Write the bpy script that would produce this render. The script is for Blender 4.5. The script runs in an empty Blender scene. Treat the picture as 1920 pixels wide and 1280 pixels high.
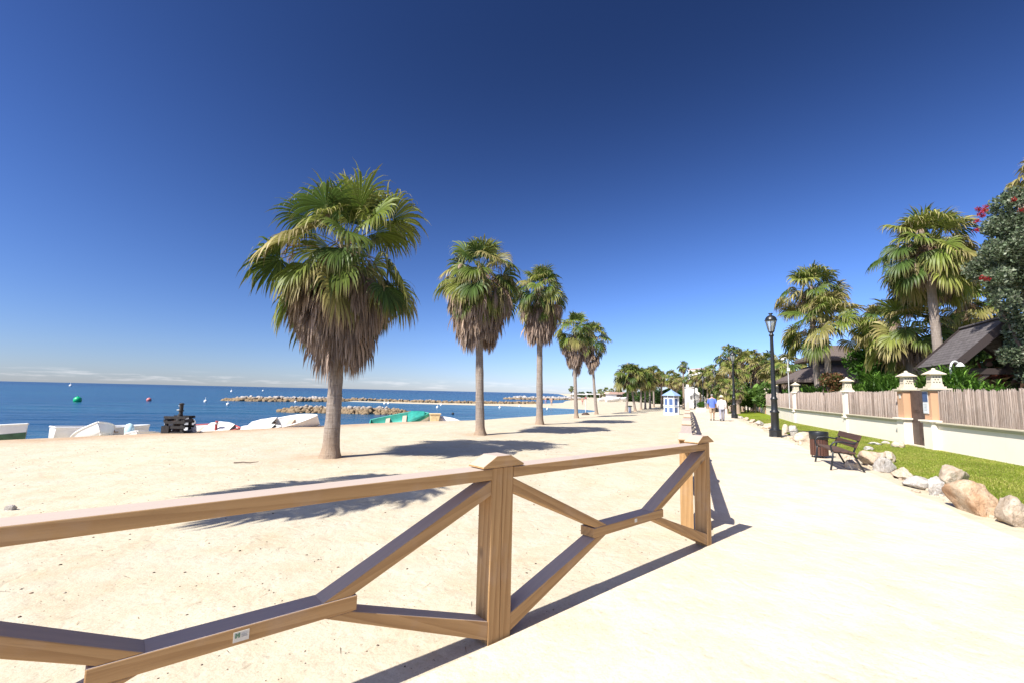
import bpy, bmesh, math, random
import numpy as np
from mathutils import Vector, Matrix, noise as mnoise

# ---------------------------------------------------------------- camera, sky, sun, exposure
scene = bpy.context.scene
COL = scene.collection
W_PX, H_PX, F_PX = 1920.0, 1280.0, 853.0
EYE = 1.6
PITCH = math.atan(94.8 / F_PX)
ROLL = math.atan(0.0222)
cam = bpy.data.cameras.new('camera')
cam.sensor_fit = 'HORIZONTAL'; cam.sensor_width = 36.0
cam.lens = 36.0 * F_PX / W_PX
cam.clip_start = 0.05; cam.clip_end = 60000
cam_o = bpy.data.objects.new('camera', cam); COL.objects.link(cam_o)
_f = Vector((0, math.cos(PITCH), math.sin(PITCH)))
_u0 = Vector((0, -math.sin(PITCH), math.cos(PITCH)))
_r0 = Vector((1, 0, 0))
_r = math.cos(ROLL) * _r0 + math.sin(ROLL) * _u0
_u = -math.sin(ROLL) * _r0 + math.cos(ROLL) * _u0
CAM = Vector((0, 0, EYE))
M4 = Matrix((( _r.x, _u.x, -_f.x, 0), (_r.y, _u.y, -_f.y, 0), (_r.z, _u.z, -_f.z, EYE), (0, 0, 0, 1)))
cam_o.matrix_world = M4
scene.camera = cam_o

SUN_EL = math.radians(47.0)
SH = Vector((2.245, 2.0, 0)).normalized()            # the way shadows fall on the ground
SUN_DIR = Vector((-SH.x * math.cos(SUN_EL), -SH.y * math.cos(SUN_EL), math.sin(SUN_EL)))
sun = bpy.data.lights.new('sun', 'SUN'); sun.energy = 4.4; sun.angle = math.radians(0.53); sun.color = (1.0, 0.95, 0.87)
sun_o = bpy.data.objects.new('sun', sun); COL.objects.link(sun_o)
sun_o.rotation_euler = SUN_DIR.to_track_quat('Z', 'Y').to_euler()
sun_o.location = (-20, -20, 40)

world = bpy.data.worlds.new('World'); scene.world = world; world.use_nodes = True
def build_sky():
    nt = world.node_tree; N = nt.nodes; L = nt.links; N.clear()
    out = N.new('ShaderNodeOutputWorld'); bg = N.new('ShaderNodeBackground'); bg.inputs[1].default_value = 0.112
    sky = N.new('ShaderNodeTexSky'); sky.sky_type = 'NISHITA'; sky.sun_disc = False
    sky.sun_elevation = SUN_EL; sky.sun_rotation = math.atan2(SUN_DIR.x, SUN_DIR.y)
    sky.altitude = 0; sky.air_density = 1.0; sky.dust_density = 0.25; sky.ozone_density = 4.0
    tc = N.new('ShaderNodeTexCoord')
    # a polarised sky: darkest a right angle away from the sun
    dot = N.new('ShaderNodeVectorMath'); dot.operation = 'DOT_PRODUCT'; dot.inputs[1].default_value = SUN_DIR
    L.new(tc.outputs['Generated'], dot.inputs[0])
    def m(op, a, b=None, clamp=False):
        n = N.new('ShaderNodeMath'); n.operation = op; n.use_clamp = clamp
        for i, v in enumerate((a, b)):
            if v is None: continue
            if isinstance(v, (int, float)): n.inputs[i].default_value = v
            else: L.new(v, n.inputs[i])
        return n.outputs[0]
    c2 = m('MULTIPLY', dot.outputs['Value'], dot.outputs['Value'])
    pol = m('DIVIDE', m('SUBTRACT', 1.0, c2), m('ADD', 1.0, c2))
    fac = m('SUBTRACT', 1.0, m('MULTIPLY', pol, 0.5))
    hs = N.new('ShaderNodeHueSaturation'); hs.inputs['Saturation'].default_value = 1.07; hs.inputs['Hue'].default_value = 0.5
    tint = N.new('ShaderNodeVectorMath'); tint.operation = 'MULTIPLY'
    sep0 = N.new('ShaderNodeSeparateXYZ'); L.new(tc.outputs['Generated'], sep0.inputs[0])
    tr = N.new('ShaderNodeValToRGB'); te = tr.color_ramp.elements
    te[0].position = 0.0; te[0].color = (0.78, 0.87, 1.22, 1); te[1].position = 0.5; te[1].color = (0.83, 0.90, 1.36, 1)
    L.new(sep0.outputs[2], tr.inputs[0]); L.new(tr.outputs[0], tint.inputs[1])
    L.new(sky.outputs[0], tint.inputs[0]); L.new(tint.outputs[0], hs.inputs['Color'])
    mul = N.new('ShaderNodeVectorMath'); mul.operation = 'SCALE'
    L.new(hs.outputs[0], mul.inputs[0]); L.new(fac, mul.inputs['Scale'])
    # deeper towards the zenith
    sep = N.new('ShaderNodeSeparateXYZ'); L.new(tc.outputs['Generated'], sep.inputs[0])
    mr = N.new('ShaderNodeMapRange'); mr.interpolation_type = 'SMOOTHSTEP'
    mr.inputs[1].default_value = 0.0; mr.inputs[2].default_value = 0.72; mr.inputs[3].default_value = 1.0; mr.inputs[4].default_value = 0.42
    L.new(sep.outputs[2], mr.inputs[0])
    mul2 = N.new('ShaderNodeVectorMath'); mul2.operation = 'SCALE'
    L.new(mul.outputs[0], mul2.inputs[0]); L.new(mr.outputs[0], mul2.inputs['Scale'])
    # added whitish glow round the sun, behind the camera, lifting the shadow fill
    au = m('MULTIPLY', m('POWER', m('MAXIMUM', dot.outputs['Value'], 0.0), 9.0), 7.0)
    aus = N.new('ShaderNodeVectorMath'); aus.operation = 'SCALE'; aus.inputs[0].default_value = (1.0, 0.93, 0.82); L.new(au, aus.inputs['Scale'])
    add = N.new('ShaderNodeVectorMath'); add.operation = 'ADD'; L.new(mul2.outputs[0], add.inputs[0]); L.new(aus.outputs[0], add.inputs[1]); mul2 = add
    # thin far clouds just above the sea
    mp = N.new('ShaderNodeMapping'); mp.inputs['Scale'].default_value = (9, 9, 110)
    L.new(tc.outputs['Generated'], mp.inputs[0])
    nz = N.new('ShaderNodeTexNoise'); nz.inputs['Scale'].default_value = 1.6; nz.inputs['Detail'].default_value = 6; nz.inputs['Roughness'].default_value = 0.62
    L.new(mp.outputs[0], nz.inputs['Vector'])
    cl = m('MULTIPLY', m('SUBTRACT', nz.outputs[0], 0.5), 4.5, True)
    up = N.new('ShaderNodeMapRange'); up.interpolation_type = 'SMOOTHSTEP'
    up.inputs[1].default_value = 0.001; up.inputs[2].default_value = 0.008; L.new(sep.outputs[2], up.inputs[0])
    dn = N.new('ShaderNodeMapRange'); dn.interpolation_type = 'SMOOTHSTEP'
    dn.inputs[1].default_value = 0.013; dn.inputs[2].default_value = 0.028; dn.inputs[3].default_value = 1; dn.inputs[4].default_value = 0
    L.new(sep.outputs[2], dn.inputs[0])
    cf = m('MULTIPLY', m('MULTIPLY', cl, up.outputs[0]), m('MULTIPLY', dn.outputs[0], 0.4))
    mix = N.new('ShaderNodeMix'); mix.data_type = 'RGBA'
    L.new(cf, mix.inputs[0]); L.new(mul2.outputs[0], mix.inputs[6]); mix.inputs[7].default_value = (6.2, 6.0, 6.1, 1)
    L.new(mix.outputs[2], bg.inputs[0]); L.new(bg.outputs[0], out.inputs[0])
build_sky()
vs = scene.view_settings
vs.view_transform = 'Standard'; vs.look = 'None'; vs.gamma = 1.0; vs.use_curve_mapping = False
vs.exposure = 0.95
scene.render.engine = 'CYCLES'
cy = scene.cycles
cy.max_bounces = 7; cy.diffuse_bounces = 3; cy.glossy_bounces = 2; cy.transmission_bounces = 4; cy.transparent_max_bounces = 8
cy.caustics_reflective = False; cy.caustics_refractive = False

# ---------------------------------------------------------------- helpers
RNG = np.random.default_rng(11)
random.seed(5)
def tag(o, label=None, cat=None, group=None, kind=None):
    if label: o['label'] = label
    if cat: o['category'] = cat
    if group: o['group'] = group
    if kind: o['kind'] = kind
    return o
def thing(name, label, cat, loc=(0, 0, 0), rz=0.0, group=None):
    o = bpy.data.objects.new(name, None); COL.objects.link(o)
    o.empty_display_size = 0.2
    o.location = loc; o.rotation_euler = (0, 0, rz)
    return tag(o, label, cat, group)
def link(name, me, mat=None, parent=None, loc=None, rot=None):
    o = bpy.data.objects.new(name, me); COL.objects.link(o)
    if mat is not None and len(me.materials) == 0: me.materials.append(mat)
    if parent is not None: o.parent = parent
    if loc is not None: o.location = loc
    if rot is not None: o.rotation_euler = rot
    return o
def copy_tree(o, parent=None):
    c = o.copy(); COL.objects.link(c)
    if parent is not None: c.parent = parent
    for ch in list(o.children): copy_tree(ch, c)
    return c
def np_mesh(name, V, F, mat=None, parent=None, col=None, smooth=False, loc=None):
    V = np.asarray(V, np.float32); F = np.asarray(F, np.int32)
    me = bpy.data.meshes.new(name); k = F.shape[1]
    me.vertices.add(len(V)); me.vertices.foreach_set('co', V.ravel())
    me.loops.add(F.size); me.loops.foreach_set('vertex_index', F.ravel())
    me.polygons.add(len(F)); me.polygons.foreach_set('loop_start', np.arange(0, F.size, k, dtype=np.int32))
    if smooth: me.polygons.foreach_set('use_smooth', np.ones(len(F), bool))
    me.update(calc_edges=True)
    if col is not None:
        a = me.color_attributes.new('Col', 'FLOAT_COLOR', 'POINT')
        c = np.ones((len(V), 4), np.float32); c[:, :3] = col
        a.data.foreach_set('color', c.ravel())
    return link(name, me, mat, parent, loc)
class MB:
    """collects shapes that become ONE mesh object"""
    def __init__(s): s.v = []; s.f = []; s.sm = []
    def add(s, vs_, fs_, smooth=False):
        b = len(s.v); s.v += [tuple(v) for v in vs_]
        for f in fs_: s.f.append(tuple(i + b for i in f)); s.sm.append(smooth)
    def box(s, c, d, rz=0.0, taper=1.0):
        x, y, z = d[0] / 2, d[1] / 2, d[2] / 2; cs, sn = math.cos(rz), math.sin(rz); vv = []
        for sz in (-1, 1):
            t = taper if sz > 0 else 1
            for sx, sy in ((-1, -1), (1, -1), (1, 1), (-1, 1)):
                a, b = sx * x * t, sy * y * t
                vv.append((c[0] + a * cs - b * sn, c[1] + a * sn + b * cs, c[2] + sz * z))
        s.add(vv, [(3, 2, 1, 0), (4, 5, 6, 7), (0, 1, 5, 4), (1, 2, 6, 5), (2, 3, 7, 6), (3, 0, 4, 7)])
    def bar(s, p, q, w, h, up=(0, 0, 1)):
        p, q = Vector(p), Vector(q); d = (q - p).normalized(); a = d.cross(Vector(up))
        if a.length < 1e-4: a = d.cross(Vector((1, 0, 0)))
        a.normalize(); b = a.cross(d); vv = []
        for o in (p, q):
            for sa, sb in ((-1, -1), (1, -1), (1, 1), (-1, 1)): vv.append(o + a * sa * w / 2 + b * sb * h / 2)
        s.add(vv, [(0, 1, 2, 3), (7, 6, 5, 4), (0, 4, 5, 1), (1, 5, 6, 2), (2, 6, 7, 3), (3, 7, 4, 0)])
    def tube(s, pts, rad, n=8, caps=True, smooth=True):
        pts = [Vector(p) for p in pts]; m = len(pts)
        if not hasattr(rad, '__len__'): rad = [rad] * m
        vv = []; ref = None
        for i, p in enumerate(pts):
            d = (pts[min(i + 1, m - 1)] - pts[max(i - 1, 0)]).normalized()
            if ref is None: ref = d.orthogonal().normalized()
            a = (ref - d * ref.dot(d)).normalized(); ref = a; b = d.cross(a)
            for k in range(n):
                t = 2 * math.pi * k / n; vv.append(p + (a * math.cos(t) + b * math.sin(t)) * rad[i])
        ff = [(i * n + k, i * n + (k + 1) % n, (i + 1) * n + (k + 1) % n, (i + 1) * n + k) for i in range(m - 1) for k in range(n)]
        s.add(vv, ff, smooth)
        if caps: s.add(vv[:n], [tuple(range(n - 1, -1, -1))]); s.add(vv[-n:], [tuple(range(n))])
    def lathe(s, prof, n=20, c=(0, 0, 0), smooth=True, phase=0.0, sx=1.0, sy=1.0):
        vv = []
        for r, z in prof:
            for k in range(n):
                t = 2 * math.pi * k / n + phase; vv.append((c[0] + r * math.cos(t) * sx, c[1] + r * math.sin(t) * sy, c[2] + z))
        m = len(prof)
        s.add(vv, [(i * n + k, i * n + (k + 1) % n, (i + 1) * n + (k + 1) % n, (i + 1) * n + k) for i in range(m - 1) for k in range(n)], smooth)
        s.add(vv[:n], [tuple(range(n - 1, -1, -1))]); s.add(vv[-n:], [tuple(range(n))])
    def loft(s, rings, smooth=True, closed=True, caps=True):
        n = len(rings[0]); vv = [p for r in rings for p in r]; m = len(rings); kk = n if closed else n - 1
        s.add(vv, [(i * n + k, i * n + (k + 1) % n, (i + 1) * n + (k + 1) % n, (i + 1) * n + k) for i in range(m - 1) for k in range(kk)], smooth)
        if caps and closed: s.add(rings[0], [tuple(range(n - 1, -1, -1))]); s.add(rings[-1], [tuple(range(n))])
    def prism(s, poly, o, ax, ay, az, depth):
        """a 2D outline in the plane (ax, ay) from o, given depth along az"""
        o, ax, ay, az = Vector(o), Vector(ax), Vector(ay), Vector(az); n = len(poly)
        A = [o + ax * p[0] + ay * p[1] for p in poly]; B = [a + az * depth for a in A]
        s.add(A + B, [tuple(range(n - 1, -1, -1)), tuple(range(n, 2 * n))] + [(k, (k + 1) % n, (k + 1) % n + n, k + n) for k in range(n)])
    def build(s, name, mat, parent=None, loc=None, bevel=0.0, fixn=True):
        me = bpy.data.meshes.new(name); me.from_pydata(s.v, [], s.f)
        me.polygons.foreach_set('use_smooth', s.sm)
        if fixn or bevel:
            bm = bmesh.new(); bm.from_mesh(me)
            if bevel:
                bmesh.ops.remove_doubles(bm, verts=bm.verts, dist=1e-5)
            bmesh.ops.recalc_face_normals(bm, faces=bm.faces)
            if bevel:
                ee = [e for e in bm.edges if len(e.link_faces) == 2 and e.calc_face_angle(0) > 0.5]
                bmesh.ops.bevel(bm, geom=ee, offset=bevel, segments=2, affect='EDGES', profile=0.5)
            bm.to_mesh(me); bm.free()
        me.update()
        return link(name, me, mat, parent, loc)

def ray(px, py):
    d = _f * F_PX + _r * (px - W_PX / 2) - _u * (py - H_PX / 2)
    return d
def at_depth(px, py, Y):
    d = ray(px, py); return CAM + d * (Y / d.y)
def hor(px): return 640 + 94.8 + (px - 960) * 0.0222

# ---------------------------------------------------------------- materials
def nmat(name):
    m = bpy.data.materials.new(name); m.use_nodes = True
    nt = m.node_tree; nt.nodes.clear()
    out = nt.nodes.new('ShaderNodeOutputMaterial'); return m, nt, out
class G:
    """short hand for a node tree"""
    def __init__(s, name):
        s.m, s.nt, s.out = nmat(name); s.tc = None
    def n(s, t, **kw):
        x = s.nt.nodes.new(t)
        for k, v in kw.items(): setattr(x, k, v)
        return x
    def ln(s, a, b): s.nt.links.new(a, b)
    def coord(s, kind='Object', scale=(1, 1, 1), world=False):
        if world: src = s.n('ShaderNodeNewGeometry').outputs['Position']
        else: src = s.n('ShaderNodeTexCoord').outputs[kind]
        mp = s.n('ShaderNodeMapping'); mp.inputs['Scale'].default_value = scale; s.ln(src, mp.inputs[0]); return mp.outputs[0]
    def noise(s, vec, scale, detail=4, rough=0.55, dist=0.0):
        x = s.n('ShaderNodeTexNoise'); x.inputs['Scale'].default_value = scale; x.inputs['Detail'].default_value = detail
        x.inputs['Roughness'].default_value = rough; x.inputs['Distortion'].default_value = dist
        if vec is not None: s.ln(vec, x.inputs['Vector'])
        return x.outputs[0]
    def ramp(s, fac, stops):
        x = s.n('ShaderNodeValToRGB'); e = x.color_ramp.elements
        while len(e) < len(stops): e.new(0.5)
        for i, (p, c) in enumerate(stops):
            e[i].position = p; e[i].color = (c[0], c[1], c[2], 1) if hasattr(c, '__len__') else (c, c, c, 1)
        s.ln(fac, x.inputs[0]); return x.outputs[0]
    def mix(s, fac, a, b, blend='MIX'):
        x = s.n('ShaderNodeMix', data_type='RGBA', blend_type=blend)
        for i, v in ((0, fac), (6, a), (7, b)):
            if isinstance(v, (int, float)): x.inputs[i].default_value = v
            elif isinstance(v, tuple): x.inputs[i].default_value = (v[0], v[1], v[2], 1)
            else: s.ln(v, x.inputs[i])
        return x.outputs[2]
    def math(s, op, a, b=0.0, clamp=False):
        x = s.n('ShaderNodeMath', operation=op, use_clamp=clamp)
        for i, v in enumerate((a, b)):
            if isinstance(v, (int, float)): x.inputs[i].default_value = v
            else: s.ln(v, x.inputs[i])
        return x.outputs[0]
    def bump(s, h, strength=0.4, dist=0.02, prev=None):
        x = s.n('ShaderNodeBump'); x.inputs['Strength'].default_value = strength; x.inputs['Distance'].default_value = dist
        s.ln(h, x.inputs['Height'])
        if prev is not None: s.ln(prev, x.inputs['Normal'])
        return x.outputs[0]
    def principled(s, col, rough=0.7, normal=None, metal=0.0, spec=0.5, out=True):
        b = s.n('ShaderNodeBsdfPrincipled')
        if isinstance(col, tuple): b.inputs['Base Color'].default_value = (*col, 1)
        else: s.ln(col, b.inputs['Base Color'])
        if isinstance(rough, (int, float)): b.inputs['Roughness'].default_value = rough
        else: s.ln(rough, b.inputs['Roughness'])
        b.inputs['Metallic'].default_value = metal; b.inputs['Specular IOR Level'].default_value = spec
        if normal is not None: s.ln(normal, b.inputs['Normal'])
        if out: s.ln(b.outputs[0], s.out.inputs[0])
        return b

def simple(name, col, rough=0.6, metal=0.0, var=0.15, scale=6.0, bump=0.0, spec=0.5):
    g = G(name); v = g.coord('Object'); nz = g.noise(v, scale, 5)
    c = g.mix(g.ramp(nz, [(0.3, 0.0), (0.75, 1.0)]), tuple(x * (1 - var) for x in col), tuple(min(1, x * (1 + var)) for x in col))
    nrm = g.bump(g.noise(v, scale * 5, 4), bump, 0.01) if bump else None
    g.principled(c, rough, nrm, metal, spec); return g.m

def mat_sand(name, c0, c1, c2, coarse=1.0, spots=True, earth=False):
    g = G(name); v = g.coord(world=True)
    big = g.noise(v, 0.22, 5, 0.6); mid = g.noise(v, 1.7, 5, 0.65); fine = g.noise(v, 55, 4, 0.7)
    c = g.mix(g.ramp(big, [(0.35, 0.0), (0.68, 1.0)]), c0, c1)
    c = g.mix(g.ramp(mid, [(0.42, 0.0), (0.75, 0.7)]), c, c2)
    c = g.mix(g.math('MULTIPLY', g.ramp(fine, [(0.28, 1.0), (0.5, 0.0)]), 0.45), c, tuple(x * 0.6 for x in c2))
    if spots:
        vo = g.n('ShaderNodeTexVoronoi'); vo.inputs['Scale'].default_value = 17; g.ln(v, vo.inputs['Vector'])
        sp = g.math('MULTIPLY', g.ramp(vo.outputs['Distance'], [(0.07, 1.0), (0.15, 0.0)]), g.ramp(g.noise(v, 3.1, 2), [(0.5, 0.0), (0.64, 0.8)]))
        c = g.mix(sp, c, tuple(x * 0.38 for x in c2))
    if earth:
        at = g.n('ShaderNodeAttribute', attribute_name='Col'); sr = g.n('ShaderNodeSeparateColor'); g.ln(at.outputs['Color'], sr.inputs[0])
        c = g.mix(g.math('MULTIPLY', sr.outputs[0], g.ramp(g.noise(v, 1.3, 5, 0.65), [(0.3, 0.35), (0.6, 1.0)])), c, (0.40, 0.275, 0.175))
    dune = g.noise(v, 2.6, 6, 0.62); vf = g.n('ShaderNodeTexVoronoi', feature='SMOOTH_F1'); vf.inputs['Scale'].default_value = 4.2; wv_ = g.n('ShaderNodeVectorMath', operation='ADD'); g.ln(v, wv_.inputs[0]); nn_ = g.n('ShaderNodeTexNoise'); nn_.inputs['Scale'].default_value = 3; g.ln(v, nn_.inputs['Vector']); g.ln(nn_.outputs['Color'], wv_.inputs[1]); g.ln(wv_.outputs[0], vf.inputs['Vector']); foot = g.math('ADD', g.math('MULTIPLY', g.ramp(vf.outputs['Distance'], [(0.0, 0.0), (0.45, 1.0)]), 1.2), g.noise(v, 9, 3, 0.5))
    b1 = g.bump(dune, 0.55 * coarse, 0.10); b2 = g.bump(foot, 0.5 * coarse, 0.022, b1); b3 = g.bump(fine, 0.5, 0.006, b2)
    g.principled(c, 0.95, b3, spec=0.1); return g.m
SAND = mat_sand('sand', (0.56, 0.50, 0.38), (0.49, 0.445, 0.355), (0.46, 0.365, 0.23), 0.5, True, True)
PATH = mat_sand('compacted_path', (0.68, 0.605, 0.485), (0.61, 0.53, 0.405), (0.54, 0.43, 0.295), 0.5, False)
BEACHM = SAND

def mat_wood(name, base, dark, weather_lit=(0.42, 0.36, 0.30)):
    g = G(name); v = g.coord('Object', (0.7, 14, 14)); oi = g.n('ShaderNodeObjectInfo')
    ad = g.n('ShaderNodeVectorMath', operation='ADD'); g.ln(v, ad.inputs[0])
    mu = g.n('ShaderNodeVectorMath', operation='SCALE'); mu.inputs[0].default_value = (31, 17, 23); g.ln(oi.outputs['Random'], mu.inputs['Scale']); g.ln(mu.outputs[0], ad.inputs[1])
    v2 = ad.outputs[0]
    wv = g.n('ShaderNodeTexWave', bands_direction='DIAGONAL', wave_profile='SAW'); wv.inputs['Scale'].default_value = 0.8; wv.inputs['Distortion'].default_value = 5.5
    wv.inputs['Detail'].default_value = 3; wv.inputs['Detail Scale'].default_value = 0.6; g.ln(v2, wv.inputs[0])
    fib = g.noise(v2, 3.0, 6, 0.7)
    c = g.mix(g.ramp(wv.outputs[0], [(0.15, 0.0), (0.9, 0.75)]), base, dark)
    c = g.mix(g.ramp(fib, [(0.5, 0.0), (0.75, 0.6)]), c, tuple(x * 1.2 for x in base)); c = g.mix(g.ramp(fib, [(0.28, 0.5), (0.48, 0.0)]), c, tuple(x * 0.75 for x in dark))
    c = g.mix(g.math('MULTIPLY', oi.outputs['Random'], 0.4), c, tuple(x * 0.82 for x in base))
    kv = g.coord('Object', (5, 9, 9)); ad2 = g.n('ShaderNodeVectorMath', operation='ADD'); g.ln(kv, ad2.inputs[0]); g.ln(mu.outputs[0], ad2.inputs[1])
    vo = g.n('ShaderNodeTexVoronoi'); vo.inputs['Scale'].default_value = 0.42; g.ln(ad2.outputs[0], vo.inputs['Vector'])
    c = g.mix(g.ramp(vo.outputs['Distance'], [(0.07, 0.9), (0.13, 0.0)]), c, tuple(x * 0.35 for x in dark))
    st = g.noise(g.coord('Object', (1, 1, 1)), 2.2, 4, 0.6)
    c = g.mix(g.ramp(st, [(0.55, 0.0), (0.85, 0.35)]), c, weather_lit)
    # tops: weathered grey, with their sunlit paleness put into the colour
    ge = g.n('ShaderNodeNewGeometry'); sx = g.n('ShaderNodeSeparateXYZ'); g.ln(ge.outputs['Normal'], sx.inputs[0])
    c = g.mix(g.math('MULTIPLY', g.math('SUBTRACT', sx.outputs[2], 0.35, True), 1.2, True), c, weather_lit)
    g.principled(c, 0.72, g.bump(fib, 0.35, 0.006), spec=0.3); return g.m
WOOD = mat_wood('fence_timber', (0.45, 0.275, 0.122), (0.30, 0.165, 0.065), (0.48, 0.42, 0.385))
DWOOD = mat_wood('bench_timber', (0.085, 0.045, 0.033), (0.05, 0.025, 0.018), (0.11, 0.07, 0.055))
BINWOOD = mat_wood('bin_timber', (0.11, 0.05, 0.035), (0.06, 0.028, 0.02), (0.12, 0.07, 0.055))
RAFTER = mat_wood('dark_beam', (0.040, 0.029, 0.027), (0.024, 0.018, 0.017), (0.045, 0.038, 0.036))

def mat_leaf(name, trans=0.35, rough=0.5, sat=1.0):
    g = G(name); at = g.n('ShaderNodeAttribute', attribute_name='Col')
    ge = g.n('ShaderNodeNewGeometry')
    hv = g.n('ShaderNodeHueSaturation'); g.ln(at.outputs['Color'], hv.inputs['Color'])
    mr = g.n('ShaderNodeMapRange'); mr.inputs[3].default_value = 0.75; mr.inputs[4].default_value = 1.28; g.ln(ge.outputs['Random Per Island'], mr.inputs[0])
    g.ln(mr.outputs[0], hv.inputs['Value'])
    b = g.principled(hv.outputs[0], rough, None, spec=0.22, out=False)
    t = g.n('ShaderNodeBsdfTranslucent'); g.ln(hv.outputs[0], t.inputs[0])
    mx = g.n('ShaderNodeMixShader'); mx.inputs[0].default_value = trans
    g.ln(b.outputs[0], mx.inputs[1]); g.ln(t.outputs[0], mx.inputs[2]); g.ln(mx.outputs[0], g.out.inputs[0]); return g.m
FROND = mat_leaf('palm_frond', 0.30, 0.45)
DEAD = mat_leaf('dry_frond', 0.12, 0.9)
LEAF = mat_leaf('leaf', 0.28, 0.5)
GRASS = mat_leaf('grass_blade', 0.3, 0.6)

def mat_trunk():
    g = G('palm_trunk'); v = g.coord('Object'); vs_ = g.coord('Object', (1, 1, 16)); vf = g.coord('Object', (18, 18, 2.0))
    ring = g.noise(vs_, 1.6, 4, 0.6, 0.4); fib = g.noise(vf, 1.5, 5, 0.7); st = g.noise(v, 1.1, 4)
    c = g.mix(ring, (0.23, 0.19, 0.16), (0.40, 0.345, 0.295)); c = g.mix(g.ramp(fib, [(0.35, 0.6), (0.6, 0.0)]), c, (0.13, 0.09, 0.07))
    sx = g.n('ShaderNodeSeparateXYZ'); g.ln(v, sx.inputs[0])
    low = g.n('ShaderNodeMapRange'); low.inputs[1].default_value = 0.0; low.inputs[2].default_value = 0.75; low.inputs[3].default_value = 0.75; low.inputs[4].default_value = 0.0
    g.ln(sx.outputs[2], low.inputs[0])
    c = g.mix(low.outputs[0], c, (0.36, 0.25, 0.16)); c = g.mix(g.ramp(st, [(0.5, 0.0), (0.75, 0.4)]), c, (0.40, 0.35, 0.30))
    g.principled(c, 0.9, g.bump(fib, 0.9, 0.03, g.bump(ring, 0.8, 0.03)), spec=0.15); return g.m
TRUNK = mat_trunk()
BARK = simple('bark', (0.14, 0.10, 0.075), 0.9, var=0.35, scale=9, bump=0.6)

def mat_rock(name, a, b, c_, scale=1.0):
    g = G(name); v = g.coord('Object'); oi = g.n('ShaderNodeObjectInfo')
    ad = g.n('ShaderNodeVectorMath', operation='ADD'); mu = g.n('ShaderNodeVectorMath', operation='SCALE'); mu.inputs[0].default_value = (41, 13, 29)
    g.ln(oi.outputs['Random'], mu.inputs['Scale']); g.ln(v, ad.inputs[0]); g.ln(mu.outputs[0], ad.inputs[1]); v = ad.outputs[0]
    n1 = g.noise(v, 3.2 * scale, 6, 0.65, 0.6); n2 = g.noise(v, 11 * scale, 6, 0.7); n3 = g.noise(v, 34 * scale, 4, 0.7)
    c = g.mix(g.ramp(n1, [(0.36, 0.0), (0.62, 1.0)]), a, b); c = g.mix(g.ramp(n2, [(0.52, 0.0), (0.75, 0.9)]), c, c_)
    c = g.mix(g.math('MULTIPLY', g.ramp(n3, [(0.3, 1.0), (0.48, 0.0)]), 0.5), c, tuple(x * 0.4 for x in c_))
    g.principled(c, 0.9, g.bump(n3, 0.8, 0.012, g.bump(n2, 1.0, 0.05)), spec=0.2); return g.m
ROCK = mat_rock('pale_rock', (0.62, 0.54, 0.43), (0.50, 0.39, 0.28), (0.36, 0.25, 0.17))
ROCKW = mat_rock('white_rock', (0.60, 0.57, 0.53), (0.46, 0.42, 0.37), (0.34, 0.28, 0.22))

def mat_groyne():
    g = G('breakwater_rock'); v = g.coord(world=True)
    n1 = g.noise(v, 0.5, 5, 0.65); n2 = g.noise(v, 2.2, 5, 0.7)
    c = g.mix(g.ramp(n2, [(0.3, 0.0), (0.7, 1.0)]), (0.22, 0.205, 0.19), (0.54, 0.52, 0.50))
    ge = g.n('ShaderNodeNewGeometry'); sx = g.n('ShaderNodeSeparateXYZ'); g.ln(ge.outputs['Position'], sx.inputs[0])
    wet = g.n('ShaderNodeMapRange'); wet.inputs[1].default_value = -0.70; wet.inputs[2].default_value = -0.30; wet.inputs[3].default_value = 1; wet.inputs[4].default_value = 0
    g.ln(g.math('ADD', sx.outputs[2], g.math('MULTIPLY', g.math('SUBTRACT', n1, 0.5), 0.6)), wet.inputs[0])
    c = g.mix(wet.outputs[0], c, g.mix(n2, (0.12, 0.085, 0.05), (0.34, 0.25, 0.15)))
    g.principled(c, 0.9, g.bump(n2, 0.7, 0.1), spec=0.2); return g.m
GROYNE = mat_groyne()

def mat_sea():
    g = G('sea_water'); at = g.n('ShaderNodeAttribute', attribute_name='Col')
    v1 = g.coord(world=True, scale=(0.35, 1.0, 1)); v2 = g.coord(world=True, scale=(0.02, 0.09, 1))
    w1 = g.noise(v1, 1.3, 5, 0.6, 0.5); w2 = g.noise(v1, 0.28, 4, 0.55); band = g.noise(v2, 1.0, 5, 0.6)
    c = g.mix(g.math('MULTIPLY', g.ramp(band, [(0.35, 0.0), (0.65, 1.0)]), 0.75), at.outputs['Color'], (0.006, 0.045, 0.115))
    b = g.bump(w1, 0.55, 0.25, g.bump(w2, 0.8, 1.4))
    p = g.principled(c, 0.24, b, spec=0.4); p.inputs['IOR'].default_value = 1.33; return g.m
SEA = mat_sea()

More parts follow.
